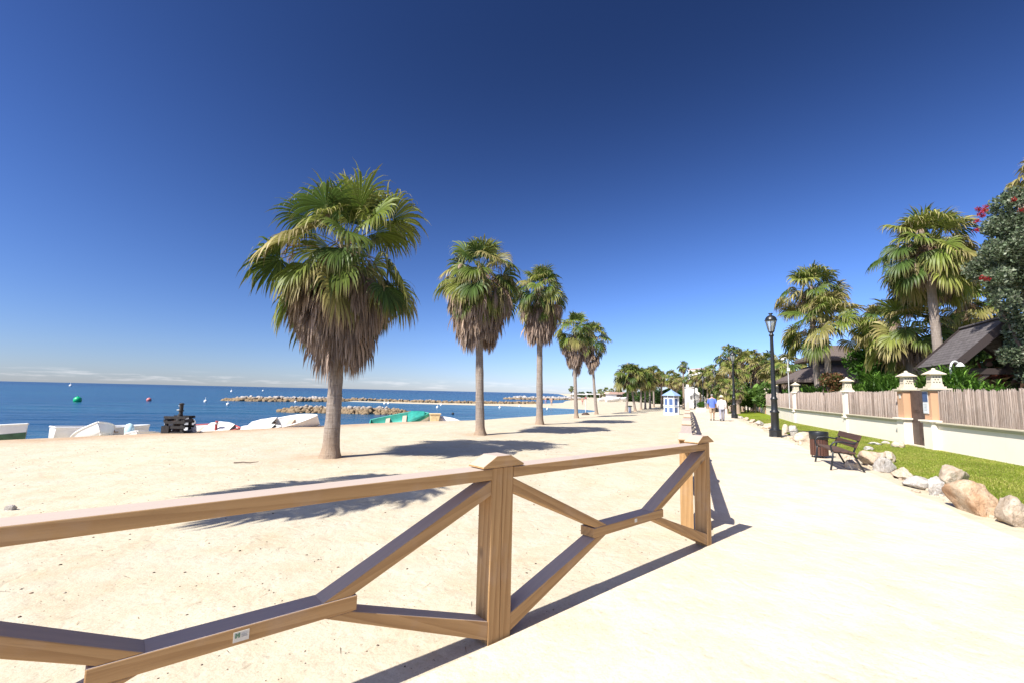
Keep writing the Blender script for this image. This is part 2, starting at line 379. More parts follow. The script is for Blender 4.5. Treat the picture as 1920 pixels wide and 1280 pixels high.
def mat_reed():
    g = G('reed_screen'); v = g.coord('Object', (150, 150, 2.0)); v2 = g.coord('Object', (2.5, 2.5, 4))
    n = g.noise(v, 1.4, 4, 0.7); n2 = g.noise(v2, 1.0, 4, 0.6)
    ri = g.n('ShaderNodeNewGeometry').outputs['Random Per Island']; c = g.mix(g.math('ADD', g.math('MULTIPLY', ri, 0.65), g.math('MULTIPLY', n, 0.35)), (0.17, 0.125, 0.10), (0.50, 0.415, 0.36)); c = g.mix(g.ramp(n2, [(0.45, 0.0), (0.75, 0.5)]), c, (0.38, 0.33, 0.295))
    g.principled(c, 0.9, g.bump(n, 1.0, 0.02), spec=0.15); return g.m
REED = mat_reed()
def mat_render(name, col, stain):
    g = G(name); v = g.coord('Object'); n = g.noise(v, 1.2, 6, 0.65); f = g.noise(v, 45, 4, 0.6); vd = g.noise(g.coord('Object', (5, 5, 0.5)), 1.5, 5, 0.6)
    c = g.mix(g.ramp(n, [(0.4, 0.0), (0.75, 0.7)]), col, tuple(x * 0.9 for x in col)); c = g.mix(g.ramp(vd, [(0.55, 0.0), (0.8, 0.4)]), c, stain)
    g.principled(c, 0.85, g.bump(f, 0.3, 0.006), spec=0.2); return g.m
CREAM = mat_render('cream_render', (0.88, 0.79, 0.68), (0.76, 0.66, 0.54))
WHITER = mat_render('white_render', (0.80, 0.79, 0.77), (0.70, 0.68, 0.63))
STONE = mat_render('carved_stone', (0.62, 0.55, 0.42), (0.42, 0.36, 0.27))
TERRA = mat_render('terracotta_render', (0.55, 0.33, 0.20), (0.44, 0.24, 0.14))
def mat_shingle():
    g = G('roof_shingle'); v = g.coord('Object')
    br = g.n('ShaderNodeTexBrick'); br.inputs['Scale'].default_value = 1.0; br.inputs['Brick Width'].default_value = 0.34; br.inputs['Row Height'].default_value = 0.17; br.inputs['Mortar Size'].default_value = 0.012
    br.inputs['Color1'].default_value = (0.095, 0.084, 0.085, 1); br.inputs['Color2'].default_value = (0.135, 0.122, 0.122, 1); br.inputs['Mortar'].default_value = (0.03, 0.025, 0.024, 1)
    g.ln(v, br.inputs['Vector']); n = g.noise(v, 7, 5, 0.6)
    c = g.mix(g.ramp(n, [(0.4, 0.0), (0.75, 0.5)]), br.outputs['Color'], (0.155, 0.14, 0.138))
    g.principled(c, 0.85, g.bump(br.outputs['Fac'], -0.7, 0.03), spec=0.25); return g.m
SHINGLE = mat_shingle()
def mat_thatch():
    g = G('thatch'); v = g.coord('Object', (14, 14, 3)); n = g.noise(v, 1.3, 5, 0.7); n2 = g.noise(g.coord('Object', (1, 1, 7)), 1.2, 4)
    c = g.mix(n, (0.075, 0.058, 0.052), (0.19, 0.155, 0.14)); c = g.mix(g.ramp(n2, [(0.45, 0.0), (0.7, 0.4)]), c, (0.17, 0.14, 0.125))
    g.principled(c, 0.95, g.bump(n, 1.0, 0.05), spec=0.1); return g.m
THATCH = mat_thatch()
IRON = simple('cast_iron', (0.014, 0.016, 0.018), 0.38, 0.0, 0.25, 8, 0.12)
STEEL = simple('galvanised_pipe', (0.62, 0.62, 0.60), 0.4, 0.2)
BWHITE = simple('white_hull_paint', (0.78, 0.77, 0.74), 0.45, var=0.06, scale=3)
TARPW = simple('white_tarpaulin', (0.74, 0.73, 0.70), 0.8, var=0.1, scale=4, bump=0.4)
BGREY = simple('grey_hull_paint', (0.30, 0.31, 0.33), 0.55)
GREENH = simple('dark_green_hull_paint', (0.035, 0.10, 0.05), 0.5, var=0.3)
TEAL = simple('teal_hull_paint', (0.05, 0.36, 0.28), 0.5, var=0.2)
TARPG = simple('green_tarpaulin', (0.012, 0.24, 0.19), 0.7, var=0.3, scale=5, bump=0.6)
REDP = simple('faded_red_paint', (0.45, 0.09, 0.09), 0.6)
PALEBLUE = simple('pale_blue_cover', (0.50, 0.72, 0.78), 0.6)
TANBOX = simple('tan_fibreglass', (0.72, 0.55, 0.30), 0.6, var=0.2)
DARKW = simple('tarred_wood', (0.022, 0.019, 0.018), 0.7, var=0.5, scale=10, bump=0.6)
RUST = simple('rusty_metal', (0.07, 0.042, 0.03), 0.75, var=0.5, scale=12, bump=0.5)
BLUEP = simple('blue_panel', (0.075, 0.13, 0.29), 0.45, var=0.1)
BLUEL = simple('light_blue_roof', (0.25, 0.36, 0.56), 0.55, var=0.08)
WHITEP = simple('white_paint', (0.80, 0.80, 0.79), 0.5, var=0.04)
DARKGAP = simple('dark_opening', (0.02, 0.022, 0.03), 0.6)
DOORM = simple('dark_door_timber', (0.085, 0.055, 0.045), 0.55, var=0.3, scale=8)
SIGNB = simple('sign_blue', (0.045, 0.085, 0.20), 0.4)
SIGNW = simple('sign_white', (0.70, 0.74, 0.76), 0.4, var=0.05)
SIGNG = simple('label_green', (0.10, 0.20, 0.13), 0.5)
PLATE = simple('label_plate', (0.60, 0.58, 0.52), 0.4)
GREYINK = simple('label_grey_print', (0.40, 0.40, 0.39), 0.5)
BGREEN = simple('green_plastic', (0.0, 0.42, 0.16), 0.4)
BRED = simple('red_plastic', (0.55, 0.17, 0.17), 0.4)
BWH = simple('white_plastic', (0.82, 0.82, 0.80), 0.4, var=0.03)
BPINK = simple('pink_render', (0.55, 0.36, 0.29), 0.8)
SKIN = simple('skin', (0.50, 0.30, 0.21), 0.6, var=0.05)
SHIRTB = simple('blue_shirt', (0.10, 0.17, 0.55), 0.85, var=0.15, scale=12)
SHORTS = simple('beige_shorts', (0.42, 0.30, 0.20), 0.85)
SHIRTW = simple('white_shirt', (0.78, 0.74, 0.72), 0.85, var=0.06, scale=12)
TROUS = simple('grey_trousers', (0.30, 0.30, 0.36), 0.85)
HAIRG = simple('grey_hair', (0.25, 0.22, 0.2), 0.8)
STRAW = simple('straw_hat', (0.66, 0.56, 0.38), 0.8)
SHOE = simple('shoe', (0.05, 0.05, 0.055), 0.6)
def mat_glass():
    g = G('lantern_glass'); b = g.principled((0.8, 0.84, 0.85), 0.12, None, spec=0.6); b.inputs['Transmission Weight'].default_value = 0.75; b.inputs['IOR'].default_value = 1.1; return g.m
GLASS = mat_glass()

# ---------------------------------------------------------------- terrain, path, lawn, sea
SEA_Z = -1.2
SHORE = np.array([(-3000, -300), (-300, -90), (-60, -30), (-33, 2), (-24, 14), (-18.5, 21), (-14.0, 27), (-9.8, 33), (-5.2, 41.5), (-0.8, 50), (5.0, 59), (9.5, 66), (13.0, 73),
    (14.6, 78), (13.5, 83), (10, 87), (4, 91), (-1, 94), (-10, 95), (-20, 95.5), (-30, 99), (-38, 103), (-39, 107), (-32, 108), (-20, 106), (-8, 108), (2, 114), (10, 124), (16, 140), (20, 170), (26, 200),
    (36, 260), (52, 400), (80, 700), (140, 1300), (300, 3000), (700, 9000), (9000, 9000), (9000, -3000), (-3000, -3000)], float)
def sdist(X, Y, P):
    shp = X.shape; x = X.ravel(); y = Y.ravel(); best = np.full(x.shape, 1e18); inside = np.zeros(x.shape, bool); n = len(P)
    for i in range(n):
        a = P[i]; b = P[(i + 1) % n]; ex, ey = b - a
        t = np.clip(((x - a[0]) * ex + (y - a[1]) * ey) / (ex * ex + ey * ey), 0, 1)
        dx = x - a[0] - t * ex; dy = y - a[1] - t * ey; best = np.minimum(best, dx * dx + dy * dy)
        cond = (a[1] > y) != (b[1] > y)
        with np.errstate(divide='ignore', invalid='ignore'): xi = ex * (y - a[1]) / (ey if ey != 0 else 1e-12) + a[0]
        inside ^= cond & (x < xi)
    d = np.sqrt(best); return np.where(inside, d, -d).reshape(shp)
def sstep(a, b, x):
    t = np.clip((x - a) / (b - a), 0, 1); return t * t * (3 - 2 * t)
def fall(Y): return -0.72 * sstep(42, 95, Y)
def wav(X, Y): return (np.sin(X * 1.3 + 0.6 * np.sin(Y * 0.9)) * np.sin(Y * 1.1 + 1.7) * 0.5 + np.sin(X * 3.1 + Y * 1.9) * 0.22 + np.sin(X * 0.37 - Y * 0.53) * 0.8)
def terrain(X, Y):
    X = np.asarray(X, float); Y = np.asarray(Y, float); s = sdist(X, Y, SHORE)
    Wd = 9 + 15 * sstep(22, 44, Y) - 6 * sstep(100, 140, Y); t = np.clip(s / Wd, 0, 1); prof = np.where(t < 0.75, t * 1.12, 0.84 + (1 - 0.84) * sstep(0.72, 1.0, t))
    berm = np.where(t < 0.60, 0.40 * t / 0.60, 0.40 + 0.60 * sstep(0.55, 1.0, t) * np.clip((t - 0.60) / 0.12, 0, 1)); kb = sstep(23, 33, Y); prof = berm * (1 - kb) + prof * kb
    top = 1.2 + fall(Y); z = SEA_Z + top * prof
    # the path side of the fence is flat, the beach side gently trodden
    side = sstep(0.4, 1.8, (2.0 + 0.388 * (Y - 5)) - X) * sstep(-0.2, 1.5, (0.2 - 0.85 * (X - Y * 0.9)))
    z = z + wav(X, Y) * 0.016 * np.clip(s / 6, 0, 1) * side
    return np.where(s > 0, z, SEA_Z + np.maximum(-6, s * 0.10))
def tz(x, y): return float(terrain(np.array([x]), np.array([y]))[0])
def hit(px, py, far=400.0):
    """where the sight line meets the land"""
    d = ray(px, py); Y = np.concatenate([np.arange(0.5, 60, 0.02), np.arange(60, far, 0.2)])
    X = d.x / d.y * Y; Z = EYE + d.z / d.y * Y
    k = np.argmax(Z < terrain(X, Y))
    return Vector((X[k], Y[k], tz(X[k], Y[k])))
def grade(lo, hi, c0, c1, fine, growth):
    g_ = list(np.arange(c0, c1, fine)); st = fine; v = g_[-1]
    while v < hi: st *= growth; v += st; g_.append(v)
    st = fine; v = c0; pre = []
    while v > lo: st *= growth; v -= st; pre.append(v)
    return np.array(pre[::-1] + g_)
def grid_mesh(name, xs, ys, zf, mat, keep=None, col=None):
    X, Y = np.meshgrid(xs, ys); Z = zf(X, Y); ny, nx = X.shape
    V = np.stack([X, Y, Z], -1).reshape(-1, 3); i = np.arange(ny * nx).reshape(ny, nx)
    F = np.stack([i[:-1, :-1], i[:-1, 1:], i[1:, 1:], i[1:, :-1]], -1).reshape(-1, 4)
    if keep is not None:
        k = keep(X, Y).ravel(); F = F[k[F].any(1)]
        used = np.unique(F); mp = np.zeros(len(V), int); mp[used] = np.arange(len(used)); V = V[used]; F = mp[F]
        if col is not None: col = col.reshape(-1, 3)[used]
    return np_mesh(name, V, F, mat, smooth=True, col=None if col is None else col.reshape(-1, 3))
xs = grade(-900, 6000, -32, 26, 0.45, 1.12); ys = grade(-60, 9000, -6, 120, 0.45, 1.12)
GX, GY = np.meshgrid(xs, ys); gs = sdist(GX, GY, SHORE)
berm_c = np.exp(-((gs - 9.0) / 1.3) ** 2) * (1 - sstep(22, 30, GY))
for bx, by in ((-4.2, 10.9), (-1.2, 17.3), (1.45, 23.6), (4.3, 31), (7.0, 38)): berm_c = np.maximum(berm_c, 0.75 * np.exp(-((GX - bx) ** 2 + ((GY - by) * 1.2) ** 2) / 0.9))
land = grid_mesh('ground', xs, ys, terrain, SAND, keep=lambda X, Y: terrain(X, Y) > SEA_Z - 2.5, col=np.stack([berm_c] * 3, -1))
tag(land, kind='structure')

sx_ = grade(-15000, 15000, -60, 40, 1.5, 1.25); sy_ = grade(-300, 15000, 8, 130, 1.5, 1.25)
SX, SY = np.meshgrid(sx_, sy_); sd = -sdist(SX, SY, SHORE)
cove = np.exp(-((SX - 2) / 14) ** 2 - ((SY - 78) / 14) ** 2)
sh = np.clip(1 - sd / 16.0, 0, 1) ** 2; mid = np.clip(1 - sd / 75, 0, 1)
far = sstep(80, 700, SY)
deep = np.array([0.004, 0.036, 0.090]); midc = np.array([0.013, 0.080, 0.145]); shc = np.array([0.11, 0.23, 0.29])
scol = midc[None, None] * (1 - far[..., None]) + deep[None, None] * far[..., None]
k = np.clip(sh * 0.75 + cove * 0.6, 0, 1)[..., None]; scol = scol * (1 - k) + shc * k
sea = grid_mesh('sea', sx_, sy_, lambda X, Y: X * 0 + SEA_Z, SEA, keep=lambda X, Y: sdist(X, Y, SHORE) < 6, col=scol)
tag(sea, kind='structure')

# fence line and path
P1 = hit(936, 1204); P1.z = 0
P2 = hit(1335, 1022); P2.z = 0
FD = (P2 - P1).normalized(); FN = Vector((-FD.y, FD.x, 0))          # along the near run; FN points to the beach
RD = Vector((0.388, 1.0, 0)).normalized(); RN = Vector((-RD.y, RD.x, 0))
PL = (P2 - P1).length
def ribbon(name, left, right, z, mat, sub=6, jit=0.0):
    """a sheet between two edges"""
    V = []; F = []; n = len(left); w = sub + 1
    for i in range(n):
        for k in range(w):
            t = k / sub; p = Vector(left[i]).lerp(Vector(right[i]), t)
            zz = tz(p.x, p.y) + z; V.append((p.x, p.y, zz))
    for i in range(n - 1):
        for k in range(sub): a = i * w + k; F.append((a, a + 1, a + w + 1, a + w))
    return np_mesh(name, V, F, mat, smooth=True)
def edge_y(pts, ysamp):
    px_ = np.array([p[0] for p in pts]); py_ = np.array([p[1] for p in pts]); return np.interp(ysamp, py_, px_)
FENCE_EDGE = [(-7, -5.6), (P1.x - 3 * FD.x * 1, P1.y - 3 * FD.y), (P1.x, P1.y), (P2.x, P2.y), (P2.x + 0.388 * 90, P2.y + 90)]
ROCK_EDGE = [(3.2, -5), (5.9, 4), (6.75, 6), (8.7, 10.9), (11.2, 18.1), (16.2, 31.7), (22.5, 47), (30, 66), (39, 90), (40.5, 94)]
ysamp = np.concatenate([np.arange(-5, 30, 0.5), np.arange(30, 92, 2.0)])
jl = np.array([0.10 * mnoise.noise(Vector((0.0, y * 0.9, 3.3))) + 0.05 * mnoise.noise(Vector((5.0, y * 3.1, 1.3))) for y in ysamp])
jr = np.array([0.16 * mnoise.noise(Vector((9.0, y * 0.7, 3.3))) + 0.08 * mnoise.noise(Vector((2.0, y * 2.1, 1.3))) for y in ysamp])
pl_ = [(x + 0.02, y, 0) for x, y in zip(edge_y(FENCE_EDGE, ysamp) + jl, ysamp)]
pr_ = [(x, y, 0) for x, y in zip(edge_y(ROCK_EDGE, ysamp) - 0.50 + 1.3 * jr, ysamp)]
tag(ribbon('path', pl_, pr_, 0.012, PATH, 10), kind='structure')
WALL = [(9.2, -1.0), (13.0, 11.5), (19.0, 31.2), (22.3, 38.5), (27.5, 50), (33.5, 62), (42, 80)]
lr = [(x + 0.1, y, 0) for x, y in zip(edge_y(WALL, ysamp), ysamp)]
ll = [(x, y, 0) for x, y in zip(edge_y(ROCK_EDGE, ysamp) + 0.25 + jr * 1.5, ysamp)]
def mat_lawn():
    g = G('lawn_turf'); v = g.coord(world=True); n = g.noise(v, 1.2, 5, 0.6); f = g.noise(v, 40, 4, 0.7); d = g.noise(v, 0.8, 4, 0.6)
    c = g.mix(n, (0.15, 0.22, 0.015), (0.25, 0.29, 0.03)); c = g.mix(g.ramp(f, [(0.35, 0.6), (0.55, 0.0)]), c, (0.06, 0.10, 0.01)); c = g.mix(g.ramp(d, [(0.58, 0.0), (0.8, 0.7)]), c, (0.36, 0.29, 0.10))
    g.principled(c, 0.9, g.bump(f, 0.8, 0.03), spec=0.1); return g.m
tag(ribbon('lawn', ll, lr, 0.045, mat_lawn(), 8), kind='structure')

# ---------------------------------------------------------------- the timber fence
def timber_mesh(name, poly, ax, depth, bevel=0.004):
    """poly in panel coordinates (u, z); ax = the timber's own direction; returns mesh (own X along it) and its 2D origin"""
    a = Vector((ax[0], ax[1])).normalized(); b = Vector((-a.y, a.x)); o = Vector(poly[0])
    mb = MB(); P = [((Vector(p) - o).dot(a), (Vector(p) - o).dot(b)) for p in poly]
    mb.prism(P, (0, 0, 0), (1, 0, 0), (0, 0, 1), (0, 1, 0), depth)
    ob = mb.build(name, WOOD, bevel=bevel); me = ob.data; bpy.data.objects.remove(ob); return me, o, a
def panel_parts(Lp):
    pw = 0.095; zt = 1.095; D = 0.14
    L_ = [('post', [(0.0015, -0.25), (0.0015, zt), (pw, zt), (pw, -0.25)], (0, 1), D), ('post', [(Lp - pw, -0.25), (Lp - pw, zt), (Lp - 0.0015, zt), (Lp - 0.0015, -0.25)], (0, 1), D),
        ('top_rail', [(pw, zt - 0.002), (Lp - pw, zt - 0.002), (Lp - pw, 1.02), (pw, 1.02)], (1, 0), D + 0.012),
        ('centre_beam', [(0.325 * Lp, 0.45), (0.675 * Lp, 0.45), (0.675 * Lp, 0.525), (0.325 * Lp, 0.525)], (1, 0), D)]
    a0, a1, b0, b1 = 0.335 * Lp, 0.385 * Lp, 0.335 * Lp, 0.38 * Lp
    up = [(pw, 1.017), (pw, 0.92), (a0, 0.525), (a1, 0.525)]
    lo = [(pw, 0.02), (pw, 0.135), (b0, 0.45), (b1, 0.45)]
    L_.append(('brace', up, (a1 - pw, -0.46), D - 0.012)); L_.append(('brace', lo, (b1 - pw, 0.45), D - 0.012))
    L_.append(('brace', [(Lp - p[0], p[1]) for p in up][::-1], (-(a1 - pw), -0.42), D - 0.012)); L_.append(('brace', [(Lp - p[0], p[1]) for p in lo][::-1], (-(b1 - pw), 0.45), D - 0.012))
    return L_
fence = thing('wooden_fence', 'light brown timber fence with X braced panels and capped posts between sand and path', 'fence', (P1.x, P1.y, 0))
def panel_meshes(Lp, bevel): return [(n,) + timber_mesh(n, p, ax, D, bevel) + (0.004 if n == 'brace' else -0.006 if n == 'top_rail' else 0.0,) for n, p, ax, D in panel_parts(Lp)]
def put(name, me, O, dir_, o2, a2, off=0.0, z0=0.0):
    d = Vector(dir_); n = Vector((-d.y, d.x, 0)); X = d * a2.x + Vector((0, 0, a2.y)); Z = -d * a2.y + Vector((0, 0, a2.x)); T = O + d * o2.x + Vector((0, 0, o2.y + z0)) + n * off - fence.location
    ob = link(name, me, None, fence); ob.matrix_basis = Matrix(((X.x, n.x, Z.x, T.x), (X.y, n.y, Z.y, T.y), (X.z, n.z, Z.z, T.z), (0, 0, 0, 1))); return ob
def cap_mesh():
    mb = MB(); L, D, h = 0.36, 0.165, 0.075
    mb.add([(-L / 2, -D / 2, 0), (L / 2, -D / 2, 0), (L / 2, D / 2, 0), (-L / 2, D / 2, 0), (-L / 2, -D / 2, 0.012), (L / 2, -D / 2, 0.012), (L / 2, D / 2, 0.012), (-L / 2, D / 2, 0.012),
        (-0.06, -D / 2 + 0.006, h), (0.06, -D / 2 + 0.006, h), (0.06, D / 2 - 0.006, h), (-0.06, D / 2 - 0.006, h)],
        [(3, 2, 1, 0), (0, 1, 5, 4), (1, 2, 6, 5), (2, 3, 7, 6), (3, 0, 4, 7), (4, 5, 9, 8), (5, 6, 10, 9), (6, 7, 11, 10), (7, 4, 8, 11), (8, 9, 10, 11)])
    ob = mb.build('post_cap', WOOD, bevel=0.004); me = ob.data; bpy.data.objects.remove(ob); return me
CAPM = cap_mesh()
def put_cap(P, dir_, off=0.07, z0=0.0): return put('post_cap', CAPM, P, dir_, Vector((0, 1.099)), Vector((1, 0)), off, z0)
FL = (Matrix.Rotation(math.radians(-0.8), 3, 'Z') @ FD).normalized()      # the run left of the double post bends a little
near = panel_meshes(PL, 0.005)
for i in (-2, -1, 0):
    dd = FD if i == 0 else FL; O = P1 + dd * (PL * i)
    for n, me, o2, a2, off in near: put(n, me, O, dd, o2, a2, off)
    put_cap(O, FD)
put_cap(P2 - FD * 0.10, FD)
RP = 3.0
run = panel_meshes(RP, 0.0)
R0 = P2 + RD * 0.12 + Vector((-0.13, 0.16, 0))
NRUN = 21
for i in range(NRUN):
    O = R0 + RD * (RP * i); z0 = tz(O.x, O.y) * 0.9
    for n, me, o2, a2, off in run: put(n, me, O, RD, o2, a2, off, z0)
    put_cap(O, RD, 0.07, z0)
# maker's labels on the centre beams
def label(panel_i, u, w, h, z):
    dd = FD if panel_i == 0 else FL; O = P1 + dd * (PL * panel_i) + dd * u - Vector((-dd.y, dd.x, 0)) * 0.0035
    mb = MB(); mb.prism([(0, 0), (w, 0), (w, h), (0, h)], (0, 0, 0), (1, 0, 0), (0, 0, 1), (0, 1, 0), 0.003); me_o = mb.build('label_plate', PLATE)
    me = me_o.data; bpy.data.objects.remove(me_o); pl = put('label_plate', me, O, dd, Vector((0, z)), Vector((1, 0))); return pl
lp = label(-1, PL * 0.487, 0.095, 0.052, 0.466); lp.matrix_basis = lp.matrix_basis @ Matrix.Diagonal((0.66, 1, 0.82, 1))
mb = MB()
mb.prism([(0.010, 0.022), (0.020, 0.022), (0.020, 0.036), (0.0245, 0.028), (0.029, 0.036), (0.029, 0.022), (0.039, 0.022), (0.039, 0.046), (0.030, 0.046), (0.0245, 0.037), (0.019, 0.046), (0.010, 0.046)], (0, -0.001, 0), (1, 0, 0), (0, 0, 1), (0, -1, 0), 0.001)
mb.build('printed_mark', SIGNG, lp)
mb = MB()
for k, (a, b) in enumerate(((0.048, 0.086), (0.048, 0.080), (0.048, 0.084))): mb.prism([(a, 0.038 - k * 0.008), (b, 0.038 - k * 0.008), (b, 0.041 - k * 0.008), (a, 0.041 - k * 0.008)], (0, -0.001, 0), (1, 0, 0), (0, 0, 1), (0, -1, 0), 0.001)
mb.build('printed_lines', GREYINK, lp)
label(0, PL * 0.515, 0.035, 0.03, 0.48)

# ---------------------------------------------------------------- palms
class Acc:
    def __init__(s): s.V = []; s.F = []; s.C = []; s.n = 0
    def add(s, V, F, C):
        V = V.reshape(-1, 3); s.V.append(V); s.F.append(np.asarray(F).reshape(-1, 4) + s.n); s.C.append(C.reshape(-1, 3)); s.n += len(V)
    def mesh(s, name, mat, parent=None, smooth=False):
        return np_mesh(name, np.concatenate(s.V), np.concatenate(s.F), mat, parent, np.concatenate(s.C), smooth)
def nrm(v): return v / (np.linalg.norm(v, axis=-1, keepdims=True) + 1e-9)
ZV = np.array([0, 0, 1.0])
def fan_frond(acc, base, az, el, pet, R, n, spread, droop, c0, c1, c2, rng, pbend=0.12, roll=0.0, cup=0.15, fold=0.5, nodes=6, petc=(0.28, 0.30, 0.08), pw=0.028):
    d = np.array([math.cos(el) * math.cos(az), math.cos(el) * math.sin(az), math.sin(el)]); p = np.array(base, float)
    pts = [p.copy()]
    for _ in range(3):
        p = p + d * pet / 3; d = nrm(d - ZV * pbend); pts.append(p.copy())
    pts = np.array(pts)
    S = np.cross(d, ZV)
    if np.linalg.norm(S) < 0.12: S = np.array([-math.sin(az), math.cos(az), 0])
    S = nrm(S); N = np.cross(S, d); S, N = S * math.cos(roll) + N * math.sin(roll), N * math.cos(roll) - S * math.sin(roll)
    # stalk: two crossed ribbons
    wv = np.linspace(pw, pw * 0.6, 4)[:, None]
    for A in (S, N):
        V = np.stack([pts - A * wv / 2, pts + A * wv / 2], 1); i = np.arange(3) * 2
        acc.add(V, np.stack([i, i + 1, i + 3, i + 2], -1), np.broadcast_to(np.array(petc), V.shape))
    phi = np.linspace(-spread, spread, n) + rng.normal(0, spread / n * 0.25, n)
    Lf = R * (0.80 + 0.20 * np.cos(phi * 0.8)) * rng.uniform(0.86, 1.06, n); dphi = 2 * spread / n
    T = -np.sin(phi)[:, None] * d + np.cos(phi)[:, None] * S; dr = np.cos(phi)[:, None] * d + np.sin(phi)[:, None] * S
    dr = nrm(dr + N * (cup * np.abs(np.sin(phi)) ** 1.2)[:, None])
    s = np.linspace(0.03, 1.0, nodes); pos = np.broadcast_to(pts[-1], (n, 3)) + dr * (Lf * s[0])[:, None]; P = [pos]; dirs = dr.copy()
    g = droop * rng.uniform(0.6, 1.5, n)[:, None]; side = rng.normal(0, 0.10, (n, 3))
    for k in range(1, nodes):
        ds = s[k] - s[k - 1]; w = max(0.0, (s[k] - 0.42)) * 4.6
        dirs = nrm(dirs - ZV * g * w * ds * 3 + side * w * ds * 2); pos = pos + dirs * (Lf * ds)[:, None]; P.append(pos)
    P = np.stack(P, 1)
    wj = np.minimum(s, 0.66); taper = np.where(s < 0.55, 1.0, np.clip((1 - s) / 0.45, 0, 1) ** 0.9 * 0.9 + 0.02)
    hw = (Lf[:, None] * wj[None] * dphi * 0.5 * taper[None]) * 1.02
    par = np.where(np.arange(n) % 2 == 0, 1.0, -1.0)[:, None, None] * fold
    A = P - T[:, None] * hw[..., None] - N * hw[..., None] * par; B = P + T[:, None] * hw[..., None] + N * hw[..., None] * par
    V = np.stack([A, B], 2)
    base_i = (np.arange(n) * nodes * 2)[:, None] + (np.arange(nodes - 1) * 2)[None]
    F = np.stack([base_i, base_i + 1, base_i + 3, base_i + 2], -1)
    t = s[None, :, None]; c0, c1, c2 = (np.array(c) for c in (c0, c1, c2)); v = rng.uniform(0.85, 1.15, (n, 1, 1))
    tt = np.clip(t, 0, 1); C = np.where(tt < 0.72, c0 + (c1 - c0) * (tt / 0.72), c1 + (c2 - c1) * ((tt - 0.72) / 0.28)) * v
    acc.add(V, F, np.repeat(C[:, :, None, :], 2, 2))
GRN = [((0.070, 0.115, 0.020), (0.115, 0.155, 0.030), (0.24, 0.20, 0.09)), ((0.095, 0.150, 0.022), (0.165, 0.205, 0.038), (0.30, 0.25, 0.11)), ((0.14, 0.185, 0.030), (0.24, 0.26, 0.06), (0.38, 0.31, 0.15)), ((0.045, 0.085, 0.020), (0.075, 0.120, 0.026), (0.17, 0.15, 0.06))]
YEL = ((0.17, 0.18, 0.045), (0.27, 0.235, 0.085), (0.37, 0.29, 0.16))
DRY = [((0.20, 0.135, 0.10), (0.275, 0.205, 0.16), (0.34, 0.27, 0.225)), ((0.13, 0.09, 0.07), (0.20, 0.15, 0.12), (0.28, 0.22, 0.18)), ((0.27, 0.18, 0.115), (0.34, 0.25, 0.18), (0.38, 0.30, 0.24))]
def crown_mesh(seed, rc=2.0, n_live=44, leaflets=30, nodes=7, heart_h=0.0, low=-0.75, yellow=0.1):
    rng = np.random.default_rng(seed); acc = Acc(); az = rng.uniform(0, 6.28)
    for i in range(n_live):
        f = (i + 0.5) / n_live; az += 2.39996 + rng.normal(0, 0.22)
        el = 1.45 - (1.45 - low) * f ** 0.95 + rng.normal(0, 0.17)
        k = rc / 2.0; pet = (0.55 + 0.72 * min(1, f * 1.6)) * k * rng.uniform(0.8, 1.15); R = (1.05 if f > 0.12 else 0.95) * k * rng.uniform(0.86, 1.1)
        cc = GRN[rng.integers(0, 4)] if rng.random() > yellow * (0.3 + 1.4 * f) + 0.18 * max(0, f - 0.5) else YEL
        fan_frond(acc, (0.07 * k * math.cos(az), 0.07 * k * math.sin(az), heart_h + (0.55 - 1.0 * f) * 0.62 * k), az, el, pet, R, leaflets, rng.uniform(1.6, 2.3), rng.uniform(0.35, 0.6) + 0.5 * f, *cc, rng, pbend=(0.06 if f < 0.2 else rng.uniform(0.14, 0.34)) + 0.10 * f, roll=rng.normal(0, 0.5), nodes=nodes, pw=0.034 * k)
    # old flower stalks arching out among the fronds
    for i in range(7):
        a = rng.uniform(0, 6.28); fan_frond(acc, (0, 0, heart_h - 0.1), a, rng.uniform(0.1, 0.9), 1.0 * rc / 2, 0.55, 9, 0.5, 1.4, *DRY[2], rng, pbend=0.2, nodes=4, petc=(0.30, 0.20, 0.12), pw=0.02)
    return acc
def skirt_mesh(seed, top, bot, r_top, r_bot, n=150, leaflets=13, nodes=5):
    rng = np.random.default_rng(seed + 500); acc = Acc(); H = top - bot
    sect = rng.uniform(0.0, 0.22, 9) * H
    for i in range(n):
        f = rng.uniform(0, 1) ** 0.75; az = rng.uniform(0, 6.28)
        R = min(0.92, 0.5 * H) * rng.uniform(0.75, 1.15); e = bot + (1 - f) * 0.62 * H + sect[int(az / 6.2832 * 9) % 9] * f; rr = (r_top + (r_bot - r_top) * f ** 0.8) * (rng.uniform(0.5, 1.0) if rng.random() > 0.12 else 1.15)
        el = -0.35 - 0.75 * f - 0.25 * rng.random(); pet = min(max(0.2, rr / max(0.25, math.cos(el)) * 0.9), 1.35)
        h0 = min(e + pet * (math.sin(-el) * 0.8 + 0.28) + R * 0.93, top + 0.35)
        cc = DRY[rng.integers(0, 3)]
        if f < 0.28 and rng.random() < 0.5: cc = ((0.10, 0.12, 0.035), (0.17, 0.15, 0.06), (0.27, 0.21, 0.13))
        fan_frond(acc, (0.1 * math.cos(az), 0.1 * math.sin(az), h0), az, el, pet, R, leaflets, rng.uniform(0.45, 1.0), 1.5, *cc, rng, pbend=0.32, roll=rng.normal(0, 0.6), cup=0.5, fold=0.8, nodes=nodes, petc=(0.24, 0.16, 0.11))
    return acc
